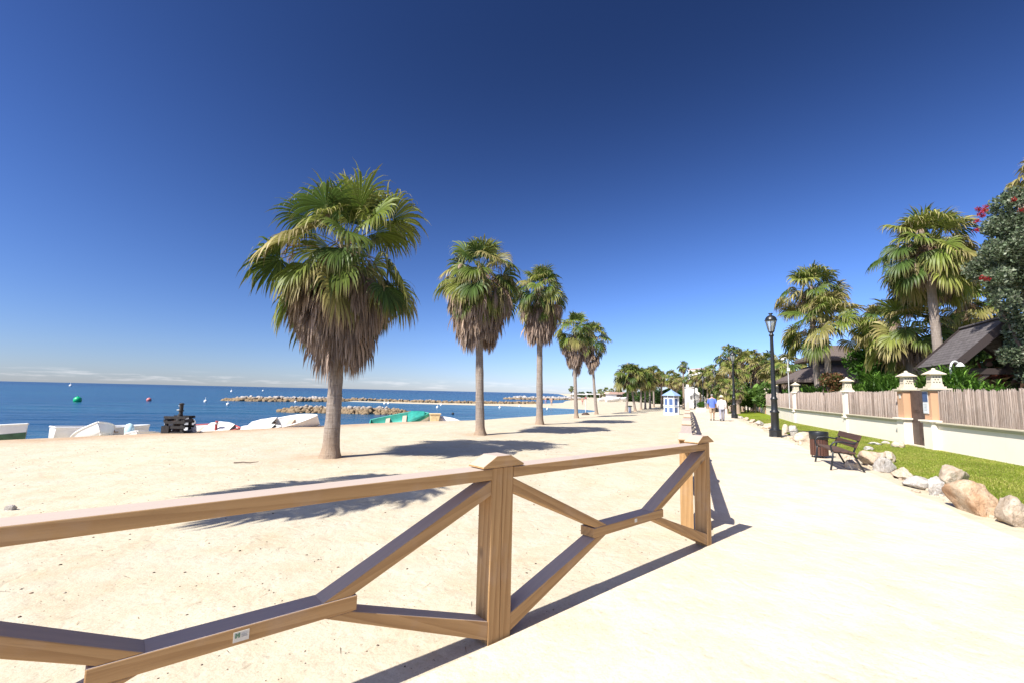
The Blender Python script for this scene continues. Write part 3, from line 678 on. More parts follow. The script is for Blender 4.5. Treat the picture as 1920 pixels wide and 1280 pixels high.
def trunk_mb(H, r0, r1, lean=(0, 0), flare=1.42, seed=0, n=18):
    mb = MB(); rng = random.Random(seed); rings = []; m = 40
    for i in range(m + 1):
        t = i / m; z = -0.15 + (H + 0.15) * t; r = r1 + (r0 - r1) * (1 - t) ** 1.4 + r0 * (flare - 1) * math.exp(-max(0, z) / 0.16) + rng.uniform(-1, 1) * 0.006
        cx_, cy_ = lean[0] * (1 - (1 - t) ** 1.8), lean[1] * (1 - (1 - t) ** 1.8); ring = []
        for k in range(n):
            a = 2 * math.pi * k / n; rr = r * (1 + 0.035 * mnoise.noise(Vector((math.cos(a) * 2.5, math.sin(a) * 2.5, z * 5 + seed))) + (0.10 * math.exp(-max(0, z) / 0.2) * math.sin(a * 7 + seed)))
            ring.append((cx_ + rr * math.cos(a), cy_ + rr * math.sin(a), z))
        rings.append(ring)
    mb.loft(rings); return mb
def fan_palm(px, py, top_px, seed, label, group, r0=0.17, width_px=None, skirt_px=None, heart_k=0.62, lean_px=0.0, leaf=30, nodes=7, n_live=44, n_dead=150, pos=None, d=None):
    b = hit(px, py) if pos is None else pos
    u = F_PX / b.y; topz = EYE + (hor(px) - top_px) / u; Ht = topz - b.z
    rc = (width_px / 2 / u) if width_px else 2.0
    heart = Ht - rc * 0.86
    root = thing('fan_palm', label, 'palm tree', b, 0, group)
    lx = lean_px / u
    trunk_mb(heart + 0.15, r0, r0 * 0.72, (lx, 0), seed=seed).build('trunk', TRUNK, root)
    c = crown_mesh(seed, rc, n_live, leaf, nodes, low=-0.85 if skirt_px else -0.7).mesh('crown', FROND, root); c.location = (lx, 0, heart)
    if skirt_px:
        bot = (hor(px) - skirt_px) / u + EYE - b.z
        s = skirt_mesh(seed, heart - 0.02 * rc, bot, rc * 0.70, rc * 0.32, n_dead, max(8, leaf // 2 - 2), max(4, nodes - 2)).mesh('dead_frond_skirt', DEAD, root); s.location = (lx, 0, 0)
    return root
ROWG = 'fan palms in a row on the sand'
fan_palm(619, 857, 322, 1, 'large shaggy fan palm standing nearest on the sand, thick grey trunk and long brown skirt', ROWG, 0.185, 338, 730, lean_px=2, leaf=42, nodes=8, n_live=46, n_dead=230)
fan_palm(901, 815, 434, 2, 'second fan palm of the sand row, tall crown over a thin pale trunk', ROWG, 0.17, 180, 676, lean_px=-9, n_dead=200, leaf=34, n_live=48)
fan_palm(1012, 795, 490, 3, 'third fan palm of the sand row, slim straight trunk, crown touching its left neighbour', ROWG, 0.18, 124, 662, lean_px=-3, leaf=30, nodes=6)
fan_palm(1081, 783, 580, 4, 'fourth fan palm of the sand row, left one of two with merging crowns', ROWG, 0.19, 86, 710, lean_px=-5, leaf=22, nodes=6, n_live=38, n_dead=120)
fan_palm(1119, 776, 600, 5, 'fifth fan palm of the sand row, trunk leaning left under a merging crown', ROWG, 0.20, 76, 706, lean_px=-9, leaf=20, nodes=6, n_live=38, n_dead=110)
def free_palm(x, y, H, rc, seed, label, group, skirt=1.6, leaf=22, nodes=6, n_live=40, n_dead=90, r0=0.18, lean=(0, 0), yellow=0.1, name='fan_palm', low=-0.75):
    root = thing(name, label, 'palm tree', (x, y, tz(x, y)), 0, group); heart = H - rc * 0.86
    trunk_mb(heart + 0.15, r0, r0 * 0.72, lean, seed=seed, n=12).build('trunk', TRUNK, root)
    c = crown_mesh(seed, rc, n_live, leaf, nodes, yellow=yellow, low=low).mesh('crown', FROND, root); c.location = (lean[0], lean[1], heart)
    if skirt: s = skirt_mesh(seed, heart - 0.05 * rc, heart - skirt, rc * 0.65, rc * 0.33, n_dead, max(7, leaf // 2), 4).mesh('dead_frond_skirt', DEAD, root); s.location = (lean[0], lean[1], 0)
    return root
free_palm(-7.0, 3.45, 7.7, 1.62, 6, 'nearest fan palm of the row, left of the frame, casting the long shadow', ROWG, 1.5)
# the clump of short palms farther down the row
proto = []
GRP2 = 'short bushy palms beyond the row'
names6 = ['short bushy palm at the left front of the clump by the green bin', 'short palm with a leaning trunk just right of the green bin', 'short palm third from the left in the clump beyond the green bin',
    'short palm fourth from the left in the clump, dark skirt over a thin trunk', 'taller slim palm second from the right end of the clump', 'tall slim palm at the right end of the clump, nearest the kiosk']
for i, (px, py, top, w, le) in enumerate([(1174, 771, 676, 62, 4), (1192, 770.5, 676, 60, -8), (1202, 767.5, 684, 50, 0), (1210, 766, 690, 44, 0), (1219, 764.5, 684, 44, 0), (1226, 762.5, 682, 40, 0)]):
    b = hit(px, py); u = F_PX / b.y; H = EYE + (hor(px) - top) / u - b.z
    free_palm(b.x, b.y, H, w / 2 / u * 1.05, 20 + i, names6[i], GRP2, skirt=(1.9 if i < 4 else 2.2), leaf=18, nodes=5, n_live=36, n_dead=80, r0=0.2, lean=(le / u, 0), yellow=0.25)

# ---------------------------------------------------------------- leaf clouds and plants
def leaf_cloud(centers, radii, n, size, cols, seed, aspect=0.5, shell=0.55, flat=1.0, up=0.3):
    """diamond leaves spread through ellipsoid clumps"""
    rng = np.random.default_rng(seed); C = np.array(centers, float); R = np.array(radii, float)
    if R.ndim == 1: R = np.stack([R, R, R * flat], -1)
    w = R.prod(1) ** (2 / 3); idx = rng.choice(len(C), n, p=w / w.sum())
    dv = nrm(rng.normal(size=(n, 3))); rad = rng.uniform(shell, 1.05, n)[:, None] ** 0.8
    P = C[idx] + dv * R[idx] * rad
    ax = nrm(dv * 0.8 + rng.normal(size=(n, 3)) * 0.8 + ZV * up); t = nrm(np.cross(ax, rng.normal(size=(n, 3))))
    L = size * rng.uniform(0.6, 1.4, n)[:, None]; Wd = L * aspect
    V = np.stack([P - ax * L * 0.5, P + t * Wd * 0.5 - ax * L * 0.05, P + ax * L * 0.5, P - t * Wd * 0.5 - ax * L * 0.05], 1)
    F = np.arange(n * 4).reshape(n, 4); cols = np.array(cols); c = cols[rng.integers(0, len(cols), n)] * rng.uniform(0.75, 1.25, (n, 1))
    # every clump has its own tone
    tone = rng.uniform(0.8, 1.2, (len(C), 1)); c = c * tone[idx]
    return V.reshape(-1, 3), F, np.repeat(c, 4, 0)
def clumps(cx_, cy_, cz_, rx, ry, rz_, n, rmin, rmax, seed):
    rng = np.random.default_rng(seed); c = []; r = []
    for _ in range(n):
        d = nrm(rng.normal(size=3)) * rng.uniform(0.35, 1.0); c.append((cx_ + d[0] * rx, cy_ + d[1] * ry, cz_ + d[2] * rz_)); q = rng.uniform(rmin, rmax); r.append((q, q, q * rng.uniform(0.7, 0.95)))
    return np.array(c), np.array(r)
def limbs(H, r, targets, seed, z0=0.0):
    mb = MB(); rng = random.Random(seed); top = Vector((rng.uniform(-.1, .1), rng.uniform(-.1, .1), H))
    mb.tube([(0, 0, -0.1), (0.02, 0.01, H * 0.4), top], [r * 1.25, r, r * 0.75], 8)
    for t in targets:
        t = Vector(t); s = Vector((0, 0, H * rng.uniform(0.55, 0.95))); m = (s + t) / 2 + Vector((rng.uniform(-.2, .2), rng.uniform(-.2, .2), -0.1 * (t - s).length))
        mb.tube([s, m, t], [r * 0.55, r * 0.35, r * 0.12], 6)
    return mb
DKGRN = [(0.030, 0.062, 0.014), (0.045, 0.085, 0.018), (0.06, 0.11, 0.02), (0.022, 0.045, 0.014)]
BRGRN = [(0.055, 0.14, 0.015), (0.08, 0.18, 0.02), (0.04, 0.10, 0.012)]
GYGRN = [(0.10, 0.14, 0.075), (0.15, 0.19, 0.11), (0.065, 0.09, 0.045), (0.23, 0.26, 0.18)]
def tree(x, y, H, rx, rz_, label, seed, cols=DKGRN, n=5000, size=0.22, group=None, nclump=16, cat='tree', name='broadleaf_tree', cr=(0.28, 0.5), aspect=0.5, zb=None):
    z = tz(x, y) if zb is None else zb; root = thing(name, label, cat, (x, y, z), 0, group)
    c, r = clumps(0, 0, H - rz_, rx * 0.78, rx * 0.78, rz_ * 0.78, nclump, rx * cr[0], rx * cr[1], seed)
    limbs(max(0.4, H - rz_ * 1.5), 0.05 + H * 0.018, [tuple(q * 0.95) for q in c[:8]], seed).build('trunk', BARK, root)
    V, F, C = leaf_cloud(c, r, n, size, cols, seed, aspect); np_mesh('crown', V, F, LEAF, root, C)
    return root
def blades(P, L, w, cols, rng, droop=0.5, tilt=0.35, nodes=4):
    """strap leaves / grass blades rising from points P"""
    n = len(P); az = rng.uniform(0, 6.28, n); L = L * rng.uniform(0.6, 1.25, n); d = np.stack([np.cos(az) * tilt, np.sin(az) * tilt, np.ones(n)], -1); d = nrm(d + rng.normal(0, 0.12, (n, 3)))
    T = np.stack([-np.sin(az), np.cos(az), np.zeros(n)], -1); pos = P.copy(); Q = [pos.copy()]
    for k in range(nodes - 1):
        pos = pos + d * (L / (nodes - 1))[:, None]; hz = nrm(np.stack([np.cos(az), np.sin(az), np.zeros(n)], -1)); d = nrm(d + hz * droop * 0.6 - ZV * droop * 0.7 * (k + 0.5)); Q.append(pos.copy())
    Q = np.stack(Q, 1); hw = w * np.array([0.8, 1.0, 0.75, 0.12][:nodes] if nodes == 4 else [1.0, 0.8, 0.1])[None, :, None] * rng.uniform(0.7, 1.3, n)[:, None, None] * 0.5
    V = np.stack([Q - T[:, None] * hw, Q + T[:, None] * hw], 2).reshape(-1, 3); b = (np.arange(n) * nodes * 2)[:, None] + (np.arange(nodes - 1) * 2)[None]
    F = np.stack([b, b + 1, b + 3, b + 2], -1).reshape(-1, 4); cols = np.array(cols); c = cols[rng.integers(0, len(cols), n)] * rng.uniform(0.75, 1.25, (n, 1)); return V, F, np.repeat(c, nodes * 2, 0)

# grass on the lawn
rng = np.random.default_rng(3); N_ = 190000
gy = 4 + 30 * rng.random(N_) ** 1.8; lx_ = edge_y(ROCK_EDGE, gy) + 0.3; rx_ = edge_y(WALL, gy) - 0.15; gx = lx_ + (rx_ - lx_) * rng.random(N_)
GP = np.stack([gx, gy, terrain(gx, gy) + 0.035], -1); pat = np.array([mnoise.noise(Vector((a * 0.9, b * 0.9, 0.0))) for a, b in zip(gx[::1], gy[::1])])
V, F, C = blades(GP, 0.036, 0.009, [(0.19, 0.26, 0.035), (0.25, 0.31, 0.045), (0.31, 0.34, 0.065), (0.37, 0.34, 0.11)], rng, 0.5, 0.5, 3)
C = C * (1 + 0.5 * np.repeat(pat, 6))[:, None]; dry = np.clip(np.repeat(pat, 6) * 2.2, 0, 0.6)[:, None]; C = C * (1 - dry) + np.array((0.34, 0.30, 0.09)) * dry
gr = np_mesh('grass', V, F, GRASS, None, C); tag(gr, kind='stuff')

# ---------------------------------------------------------------- garden wall with reed screens, gate pillars and stone lanterns
def lantern(mb_only=None, s=1.0):
    """carved stone lantern: plinth, pierced box, flared roof with knob. Returns (stone MB, holes MB)"""
    mb = MB(); w = 0.30 * s
    mb.box((0, 0, 0.03 * s), (w * 1.45, w * 1.45, 0.06 * s)); mb.box((0, 0, 0.095 * s), (w * 1.12, w * 1.12, 0.07 * s)); mb.box((0, 0, 0.29 * s), (w, w, 0.32 * s), 0, 0.93)
    def ring(r, z): return [(r * x, r * y, z) for x, y in ((-1, -1), (1, -1), (1, 1), (-1, 1))]
    q = math.pi / 4
    mb.lathe([(w * 0.80 * 1.414 * 0.98, 0.452 * s), (w * 0.80 * 1.414, 0.475 * s), (w * 0.55 * 1.414, 0.53 * s), (w * 0.30 * 1.414, 0.585 * s), (w * 0.16 * 1.414, 0.61 * s)], 4, smooth=False, phase=q)
    mb.lathe([(0.055 * s, 0.61 * s), (0.06 * s, 0.645 * s), (0.03 * s, 0.67 * s)], 10)
    hb = MB()
    for f in range(4):
        a = f * math.pi / 2; ca, sa = math.cos(a), math.sin(a)
        for i in range(3):
            for j in range(3):
                if (i + j) % 2 == 1 and not (i == 1 and j == 1): pass
                u = (i - 1) * 0.078 * s + (0.039 * s if j % 2 else 0); 
                if abs(u) > 0.10 * s: continue
                z = (0.20 + j * 0.085) * s; rr = 0.026 * s; dd = w / 2 - (z - 0.13 * s) / (0.32 * s) * w * 0.035 + 0.002
                P = [(dd, u - rr, z), (dd, u, z - rr), (dd, u + rr, z), (dd, u, z + rr)]
                hb.add([(p[0] * ca - p[1] * sa, p[0] * sa + p[1] * ca, p[2]) for p in P], [(0, 1, 2, 3)])
    return mb, hb
wall = thing('garden_wall', 'cream garden wall with brown reed screens and stone lanterns on its pillars, beside the lawn', 'wall', (WALL[1][0], WALL[1][1], 0))
def wpt(y): return Vector((float(edge_y(WALL, y)), y, 0))
LB = wall.location.copy()
_lm, _lh = lantern(s=1.0); _lo = _lm.build('lantern', STONE, wall); _ho = _lh.build('lattice_hole', DARKGAP, _lo, fixn=False)
_first = [True]
def place_lantern(P, z, rz, sc=1.0):
    if _first[0]: lo = _lo; ho = _ho; _first[0] = False
    else:
        lo = _lo.copy(); COL.objects.link(lo); lo.parent = wall; ho = _ho.copy(); COL.objects.link(ho); ho.parent = lo
    lo.location = (P.x - LB.x, P.y - LB.y, z); lo.rotation_euler = (0, 0, rz); lo.scale = (sc, sc, sc)
PILY = [22.0, 29.8, 37.6, 46.0, 55.0, 61.0]
GATE0, GATE1 = 15.22, 16.87
def wall_run(y0, y1, parent=wall):
    a, b = wpt(y0), wpt(y1); z0 = tz(a.x, a.y) * 0.9 if y0 > 40 else 0.0; d = (b - a).normalized(); n = Vector((-d.y, d.x, 0)); L = (b - a).length
    for o in ('base', 'ledge', 'reed'):
        mb = MB(); A = a - LB; B = b - LB
        if o == 'base': mb.bar(A + Vector((0, 0, 0.29 + z0)), B + Vector((0, 0, 0.29 + z0)), 0.22, 1.06); mb.build('base_wall', CREAM, wall)
        elif o == 'ledge':
            for k, (w, zc, h) in enumerate(((0.28, 0.835, 0.026), (0.325, 0.863, 0.026), (0.37, 0.891, 0.026), (0.42, 0.925, 0.036))): mb.bar(A + Vector((0, 0, zc + z0)), B + Vector((0, 0, zc + z0)), w, h)
            mb.build('wall_ledge', STONE, wall)
        else:
            # the reeds: a row of thin stems standing on the ledge
            rg = np.random.default_rng(int(abs(y0) * 10) + 1); m = int(min(L, 40) / (0.021 if y0 < 35 else 0.06)); t = np.sort(rg.random(m)) * L; off = 0.045 + rg.normal(0, 0.012, m); hh = 1.02 + rg.normal(0, 0.018, m) + 0.02 * np.sin(t * 2.1); r = rg.uniform(0.008, 0.013, m) * (1 if y0 < 35 else 2.6)
            base = np.array(A)[None] + np.array(d)[None] * t[:, None] + np.array(n)[None] * off[:, None]; ln = rg.normal(0, 0.012, m); V = []
            for zz, kx in ((0.95 + z0, 0), (None, 1)):
                for du, dn in ((-1, 0), (0, 1), (1, 0), (0, -1)):
                    p = base + np.array(d)[None] * (du * r + ln * kx)[:, None] + np.array(n)[None] * (dn * r)[:, None]; p[:, 2] = zz if zz is not None else 0.95 + z0 + hh; V.append(p)
            V = np.stack(V, 1).reshape(-1, 3); b0 = np.arange(m)[:, None] * 8; F = np.concatenate([b0 + np.array([[k, (k + 1) % 4, (k + 1) % 4 + 4, k + 4]]) for k in range(4)] + [b0 + np.array([[4, 5, 6, 7]])], 0)
            sc_ = np_mesh('reed_screen', V, F, REED, wall)
            mb = MB(); mb.bar(A + Vector((0, 0, 1.44 + z0)) + n * 0.0, B + Vector((0, 0, 1.44 + z0)), 0.05, 0.98); mb.build('backing_mat', REED, sc_)
ends = [(-1.0, GATE0 - 0.22), (GATE1 + 0.22, PILY[0] - 0.2)] + [(PILY[i] + 0.2, PILY[i + 1] - 0.2) for i in range(len(PILY) - 1)] + [(PILY[-1] + 0.2, 79)]
for a, b in ends: wall_run(a, b)
for y in PILY:
    p = wpt(y); z0 = tz(p.x, p.y) * 0.9 if y > 40 else 0; rz = math.atan2(0.31, 1) * -1; q = p - LB; mb = MB()
    mb.box((q.x, q.y, 0.88 + z0), (0.34, 0.34, 2.2), rz); mb.box((q.x - 0.0, q.y, 0.78 + z0), (0.46, 0.46, 0.05), rz)
    mb.box((q.x, q.y, 2.005 + z0), (0.48, 0.48, 0.05), rz); mb.build('pillar', CREAM if y < 38 else TERRA, wall); place_lantern(p, 2.03 + z0, rz, 0.98)
GRZ = -math.atan2(0.31, 1)
for gy_ in (GATE0, GATE1):
    p = wpt(gy_) - LB; mb = MB(); mb.box((p.x, p.y, 0.33), (0.56, 0.50, 1.14), GRZ); mb.box((p.x, p.y, 0.925), (0.66, 0.60, 0.045), GRZ); mb.box((p.x, p.y, 0.972), (0.74, 0.68, 0.048), GRZ); mb.build('pillar_plinth', CREAM, wall)
    mb = MB(); mb.box((p.x, p.y, 1.474), (0.46, 0.42, 0.955), GRZ); mb.build('pillar', TERRA, wall)
    mb = MB(); mb.box((p.x, p.y, 1.974), (0.56, 0.50, 0.045), GRZ); mb.box((p.x, p.y, 2.022), (0.66, 0.60, 0.05), GRZ); mb.build('pillar_capital', STONE, wall)
    place_lantern(wpt(gy_), 2.048, GRZ, 1.0)
gp = wpt((GATE0 + GATE1) / 2); wd_ = Vector((0.296, 0.955, 0)); wn_ = Vector((-0.955, 0.296, 0))
gate = thing('garden_gate', 'dark brown panelled wooden gate set back between two terracotta pillars', 'gate', (gp.x, gp.y, 0), math.atan2(wd_.y, wd_.x))
mb = MB(); mb.box((0, -0.0, 1.0), (1.24, 0.06, 1.96)); mb.build('door_leaf', DOORM, gate, bevel=0.004)
for cx_ in (-0.29, 0.29):
    for cz_, hz in ((1.55, 0.62), (0.55, 0.95)):
        mb = MB(); mb.box((cx_, 0.034, cz_), (0.44, 0.02, hz)); mb.box((cx_, 0.047, cz_), (0.34, 0.014, hz - 0.12)); mb.build('panel', DOORM, gate, bevel=0.003)
mb = MB(); mb.tube([(-0.5, 0.035, 1.02), (-0.5, 0.09, 1.02)], 0.016); mb.lathe([(0.012, -0.03), (0.032, -0.015), (0.032, 0.015), (0.012, 0.03)], 10, (-0.5, 0.10, 1.02)); mb.build('door_knob', STEEL, gate)
mb = MB(); mb.box((0, 0.0, 0.0), (1.5, 0.5, 0.16)); mb.build('doorstep', STONE, gate)
# notice on the near pillar
np_ = wpt(GATE0) + wd_ * 0.262
sg = thing('notice_board', 'small notice, dark blue above and white below, on the terracotta pillar by the gate', 'sign', (np_.x, np_.y, 1.08), math.atan2(wd_.y, wd_.x) )
np2 = wpt(GATE0)
sg.location = np2 + wn_ * 0.245 + wd_ * 0.07 + Vector((0, 0, 1.20))
mb = MB(); mb.box((0, 0, 0.37), (0.30, 0.02, 0.74)); mb.build('backboard', STEEL, sg)
mb = MB(); mb.box((0, 0.013, 0.56), (0.28, 0.006, 0.33)); mb.build('upper_panel', SIGNB, sg)
mb = MB(); mb.box((0, 0.013, 0.19), (0.28, 0.006, 0.34)); mb.build('lower_panel', SIGNW, sg)
mb = MB()
for k in range(5): mb.box((-0.02 * (k % 2), 0.018, 0.31 - k * 0.05), (0.2 - 0.03 * (k % 3), 0.003, 0.012))
mb.build('printed_lines', GREYINK, sg)
np3 = wpt(GATE1) + wn_ * 0.240 + Vector((0, 0, 1.78))
hn = thing('house_plaque', 'little pale plaque high on the far terracotta pillar of the gate', 'sign', np3, math.atan2(wd_.y, wd_.x)); mb = MB(); mb.box((0, 0, 0), (0.12, 0.016, 0.16)); mb.build('plate', PLATE, hn, bevel=0.003); mb = MB(); mb.tube([(0, 0.004, 0.06), (0, 0.014, 0.06)], 0.008); mb.tube([(0, 0.004, -0.06), (0, 0.014, -0.06)], 0.008); mb.build('screw', STEEL, hn)

# ---------------------------------------------------------------- street lamps
def street_lamp():
    root = thing('street_lamp', '', 'street lamp', (0, 0, 0))
    mb = MB(); mb.lathe([(0.25, 0), (0.25, 0.03), (0.235, 0.05), (0.235, 0.24), (0.25, 0.27), (0.22, 0.30), (0.165, 0.33)], 12, smooth=False); mb.build('base', IRON, root)
    mb = MB(); mb.lathe([(0.165, 0.33), (0.155, 0.36), (0.15, 0.98), (0.175, 1.0), (0.185, 1.03), (0.175, 1.06), (0.135, 1.09), (0.125, 1.12), (0.118, 1.52), (0.135, 1.55), (0.14, 1.58), (0.12, 1.61), (0.098, 1.66), (0.095, 1.72), (0.062, 4.15), (0.07, 4.18), (0.095, 4.22), (0.10, 4.25), (0.07, 4.28), (0.06, 4.33)], 20); mb.build('post', IRON, root)
    q = 8
    mb = MB(); mb.lathe([(0.10, 4.40), (0.205, 4.86)], q, smooth=False); mb.build('lantern_glass', GLASS, root)
    mb = MB(); mb.lathe([(0.06, 4.33), (0.10, 4.36), (0.115, 4.39), (0.105, 4.402)], q, smooth=False)
    for k in range(q):
        t = 2 * math.pi * k / q; mb.tube([(0.108 * math.cos(t), 0.108 * math.sin(t), 4.39), (0.213 * math.cos(t), 0.213 * math.sin(t), 4.87)], 0.010, 5)
    mb.lathe([(0.215, 4.855), (0.245, 4.865), (0.245, 4.89), (0.215, 4.90)], q, smooth=False); mb.build('lantern_frame', IRON, root)
    mb = MB(); mb.lathe([(0.225, 4.90), (0.205, 4.97), (0.165, 5.03), (0.10, 5.075), (0.05, 5.09), (0.045, 5.12), (0.085, 5.15), (0.09, 5.18), (0.05, 5.19)], 16); mb.build('lantern_cap', IRON, root)
    mb = MB(); mb.lathe([(0.02, 4.40), (0.05, 4.44), (0.055, 4.56), (0.03, 4.62)], 10); mb.build('bulb', BWH, root)
    return root
lamp0 = street_lamp()
LG = 'black lamps along the path'
lamps = [(1453.5, 19.2, 'tall black cast iron street lamp nearest the bench, foot among the border rocks'), (1378, 35.5, 'black street lamp right of the two walkers, second nearest'),
    (1343, 58.0, 'black street lamp rising just behind the two walkers'), (1320, 66.0, 'black street lamp in front of the white building, left of the walkers'), (1304, 87.0, 'farthest pale looking street lamp against the white building')]
for i, (px, Y, lab) in enumerate(lamps):
    o = lamp0 if i == 0 else copy_tree(lamp0); p = at_depth(px, 800, Y); o.location = (p.x, Y, tz(p.x, Y)); tag(o, lab, None, LG)
    o.rotation_euler = (0, 0, 0.2)
# ---------------------------------------------------------------- bench and bin
bl = hit(1562, 883); br_ = hit(1530, 866); bd = Vector((0.40, 1, 0)).normalized(); bn = Vector((bd.y, -bd.x, 0))    # bn points away from the path
bench = thing('park_bench', 'dark brown slatted park bench with iron legs, facing the path beside the lawn', 'bench', (bl.x, bl.y, 0), math.atan2(bd.y, bd.x))
# own axes: X along the seat, -Y to the back
BL = 1.62
for i in range(3): mb = MB(); mb.box((BL / 2, -0.10 - i * 0.145, 0.445 - i * 0.012), (BL, 0.125, 0.035)); mb.build('seat_slat', DWOOD, bench, bevel=0.006)
for i in range(2):
    mb = MB(); y = -0.475 - i * 0.065; z = 0.60 + i * 0.155; mb.bar((0, y, z), (BL, y, z), 0.03, 0.135, up=(0, -0.38, 1)); mb.build('back_slat', DWOOD, bench, bevel=0.006)
mb = MB()
for x in (0.10, BL - 0.10):
    mb = MB(); mb.tube([(x, 0.02, 0.0), (x, -0.02, 0.22), (x, -0.04, 0.41), (x, -0.20, 0.415), (x, -0.40, 0.395)], 0.021, 8); mb.build('leg', IRON, bench)
    mb = MB(); mb.tube([(x, -0.62, 0.0), (x, -0.50, 0.24), (x, -0.42, 0.40), (x, -0.475, 0.56), (x, -0.57, 0.80)], 0.021, 8); mb.build('leg', IRON, bench)
    mb = MB(); mb.tube([(x, -0.02, 0.41), (x, 0.0, 0.55), (x, -0.06, 0.635), (x, -0.22, 0.655), (x, -0.42, 0.625), (x, -0.515, 0.66)], 0.018, 8); mb.build('armrest', IRON, bench)
bp = hit(1541, 858); bp = Vector((8.52, 12.75, 0))
litter = thing('litter_bin', 'round litter bin of brown slats under a black metal rim behind the bench', 'litter bin', bp); litter.scale = (0.86, 0.86, 0.95)
for k in range(20):
    t = 2 * math.pi * k / 20
    mb = MB(); mb.box((0.235 * math.cos(t), 0.235 * math.sin(t), 0.33), (0.022, 0.060, 0.50), t); mb.build('slat', BINWOOD, litter, bevel=0.004)
mb = MB(); mb.lathe([(0.255, 0.54), (0.265, 0.55), (0.27, 0.74), (0.262, 0.755), (0.24, 0.755), (0.238, 0.55)], 28); mb.build('rim', IRON, litter)
mb = MB(); mb.lathe([(0.215, 0.08), (0.215, 0.60)], 20); mb.build('liner', DARKGAP, litter)
mb = MB()
for t in (0.6, 2.7, 4.8): mb.tube([(0.2 * math.cos(t), 0.2 * math.sin(t), 0), (0.2 * math.cos(t), 0.2 * math.sin(t), 0.10)], 0.018, 6)
mb.lathe([(0.225, 0.075), (0.232, 0.085), (0.225, 0.10)], 20); mb.build('foot_frame', IRON, litter)
# the flap lid swung up behind it
mb = MB(); mb.tube([(-0.24, 0.12, 0.73), (-0.42, 0.34, 0.74), (-0.62, 0.48, 0.70)], 0.012, 6); mb.build('lid_stay', IRON, litter)
# ---------------------------------------------------------------- border rocks
def rock_mesh(name, sx, sy, sz, seed, sub=4, cuts=11):
    bm = bmesh.new(); bmesh.ops.create_icosphere(bm, subdivisions=sub, radius=1.0); rg = random.Random(seed)
    planes = [(Vector((rg.gauss(0, 1), rg.gauss(0, 1), rg.gauss(0, 0.8))).normalized(), rg.uniform(0.50, 0.80)) for _ in range(cuts)]; off = Vector((seed * 3.7, seed * 1.9, seed))
    for v in bm.verts:
        c = v.co.copy()
        for n, d in planes:
            e = c.dot(n)
            if e > d: c -= n * (e - d) * 0.97
        q = c.copy(); c *= 1.12 + 0.16 * mnoise.noise(q * 1.5 + off) + 0.10 * mnoise.noise(q * 4.2 + off) + 0.055 * mnoise.noise(q * 9 + off) - 0.05 * abs(mnoise.noise(q * 6 + off * 2))
        v.co = Vector((c.x * sx, c.y * sy, c.z * sz))
    me = bpy.data.meshes.new(name); bm.to_mesh(me); bm.free(); me.polygons.foreach_set('use_smooth', [True] * len(me.polygons)); return me
BR = 'rocks edging the lawn'
rocks = [ # px, py of the foot, width px, height px, material, label
    (1894, 985, 74, 50, 0, 'pale boulder at the right edge of the picture, first of the border rocks'), (1826, 964, 100, 58, 1, 'largest orange brown boulder of the lawn border with a dark hollow under it'),
    (1784, 911, 88, 36, 0, 'flat topped pale boulder lying on the grass behind the orange boulder'), (1757, 928, 36, 34, 2, 'rough pale rock wedged left of the orange boulder'),
    (1719, 915, 52, 28, 2, 'bluish white rock of the lawn border, whitest of the near ones'), (1692, 898, 40, 22, 0, 'small tan rock between the bluish white rock and the bench end'),
    (1659, 884, 50, 26, 2, 'low pale rock just right of the bench feet'), (1640, 874, 56, 34, 0, 'tall cream boulder behind the right end of the bench'), (1668, 869, 26, 22, 0, 'small rounded rock on the grass behind the cream boulder'),
    (1629, 846, 22, 10, 2, 'little white stone on the grass above the bench back'), (1641, 835, 26, 8, 2, 'flat white stone in the grass left of the gate'), (1662, 833, 18, 7, 2, 'thin white stone in the grass nearest the gate step'), (1684, 840, 26, 14, 0, 'brownish stone against the foot of the gate pillar'),
    (1600, 880, 30, 20, 0, 'tan rock showing under the bench seat'), (1512, 829, 40, 20, 0, 'cream rock of the border directly left of the litter bin'), (1489, 818, 22, 24, 2, 'upright white rock between lamp and litter bin'), (1473, 813, 15, 18, 0, 'tan rock touching the foot of the nearest street lamp'),
    (1440, 803, 26, 11, 0, 'low tan rock left of the nearest street lamp'), (1425, 797, 20, 9, 2, 'low white rock farther left of the nearest street lamp'), (1411, 792, 16, 8, 0, 'small rock midway between the two near lamps'), (1399, 787.5, 14, 7, 0, 'small rock just right of the second lamp'), (1391, 784, 9, 5, 2, 'tiny white rock at the foot of the second lamp'),
    (1527, 840, 20, 12, 0, 'small rock against the left side of the litter bin')]
RM = [ROCK, mat_rock('ochre_rock', (0.60, 0.48, 0.34), (0.46, 0.29, 0.17), (0.34, 0.20, 0.12)), ROCKW]
for i, (px, py, w, h, mi, lab) in enumerate(rocks):
    b = hit(px, py); u = F_PX / b.y; W2 = w / u / 2; Hh = h / u; me = rock_mesh('boulder', W2 * 1.12, W2 * (0.8 if w < 60 else 0.62), Hh * 0.60, 10 + i * 3, 4 if w > 25 else 3)
    dv_ = Vector((b.x, b.y, 0)).normalized() * W2 * 0.55; o = link('boulder', me, RM[mi], None, (b.x + dv_.x, b.y + dv_.y, b.z + Hh * 0.33), (0.08 * math.sin(i), 0.10 * math.cos(i * 2), 0.9 + 0.4 * math.sin(i * 1.7))); tag(o, lab, 'rock', BR)

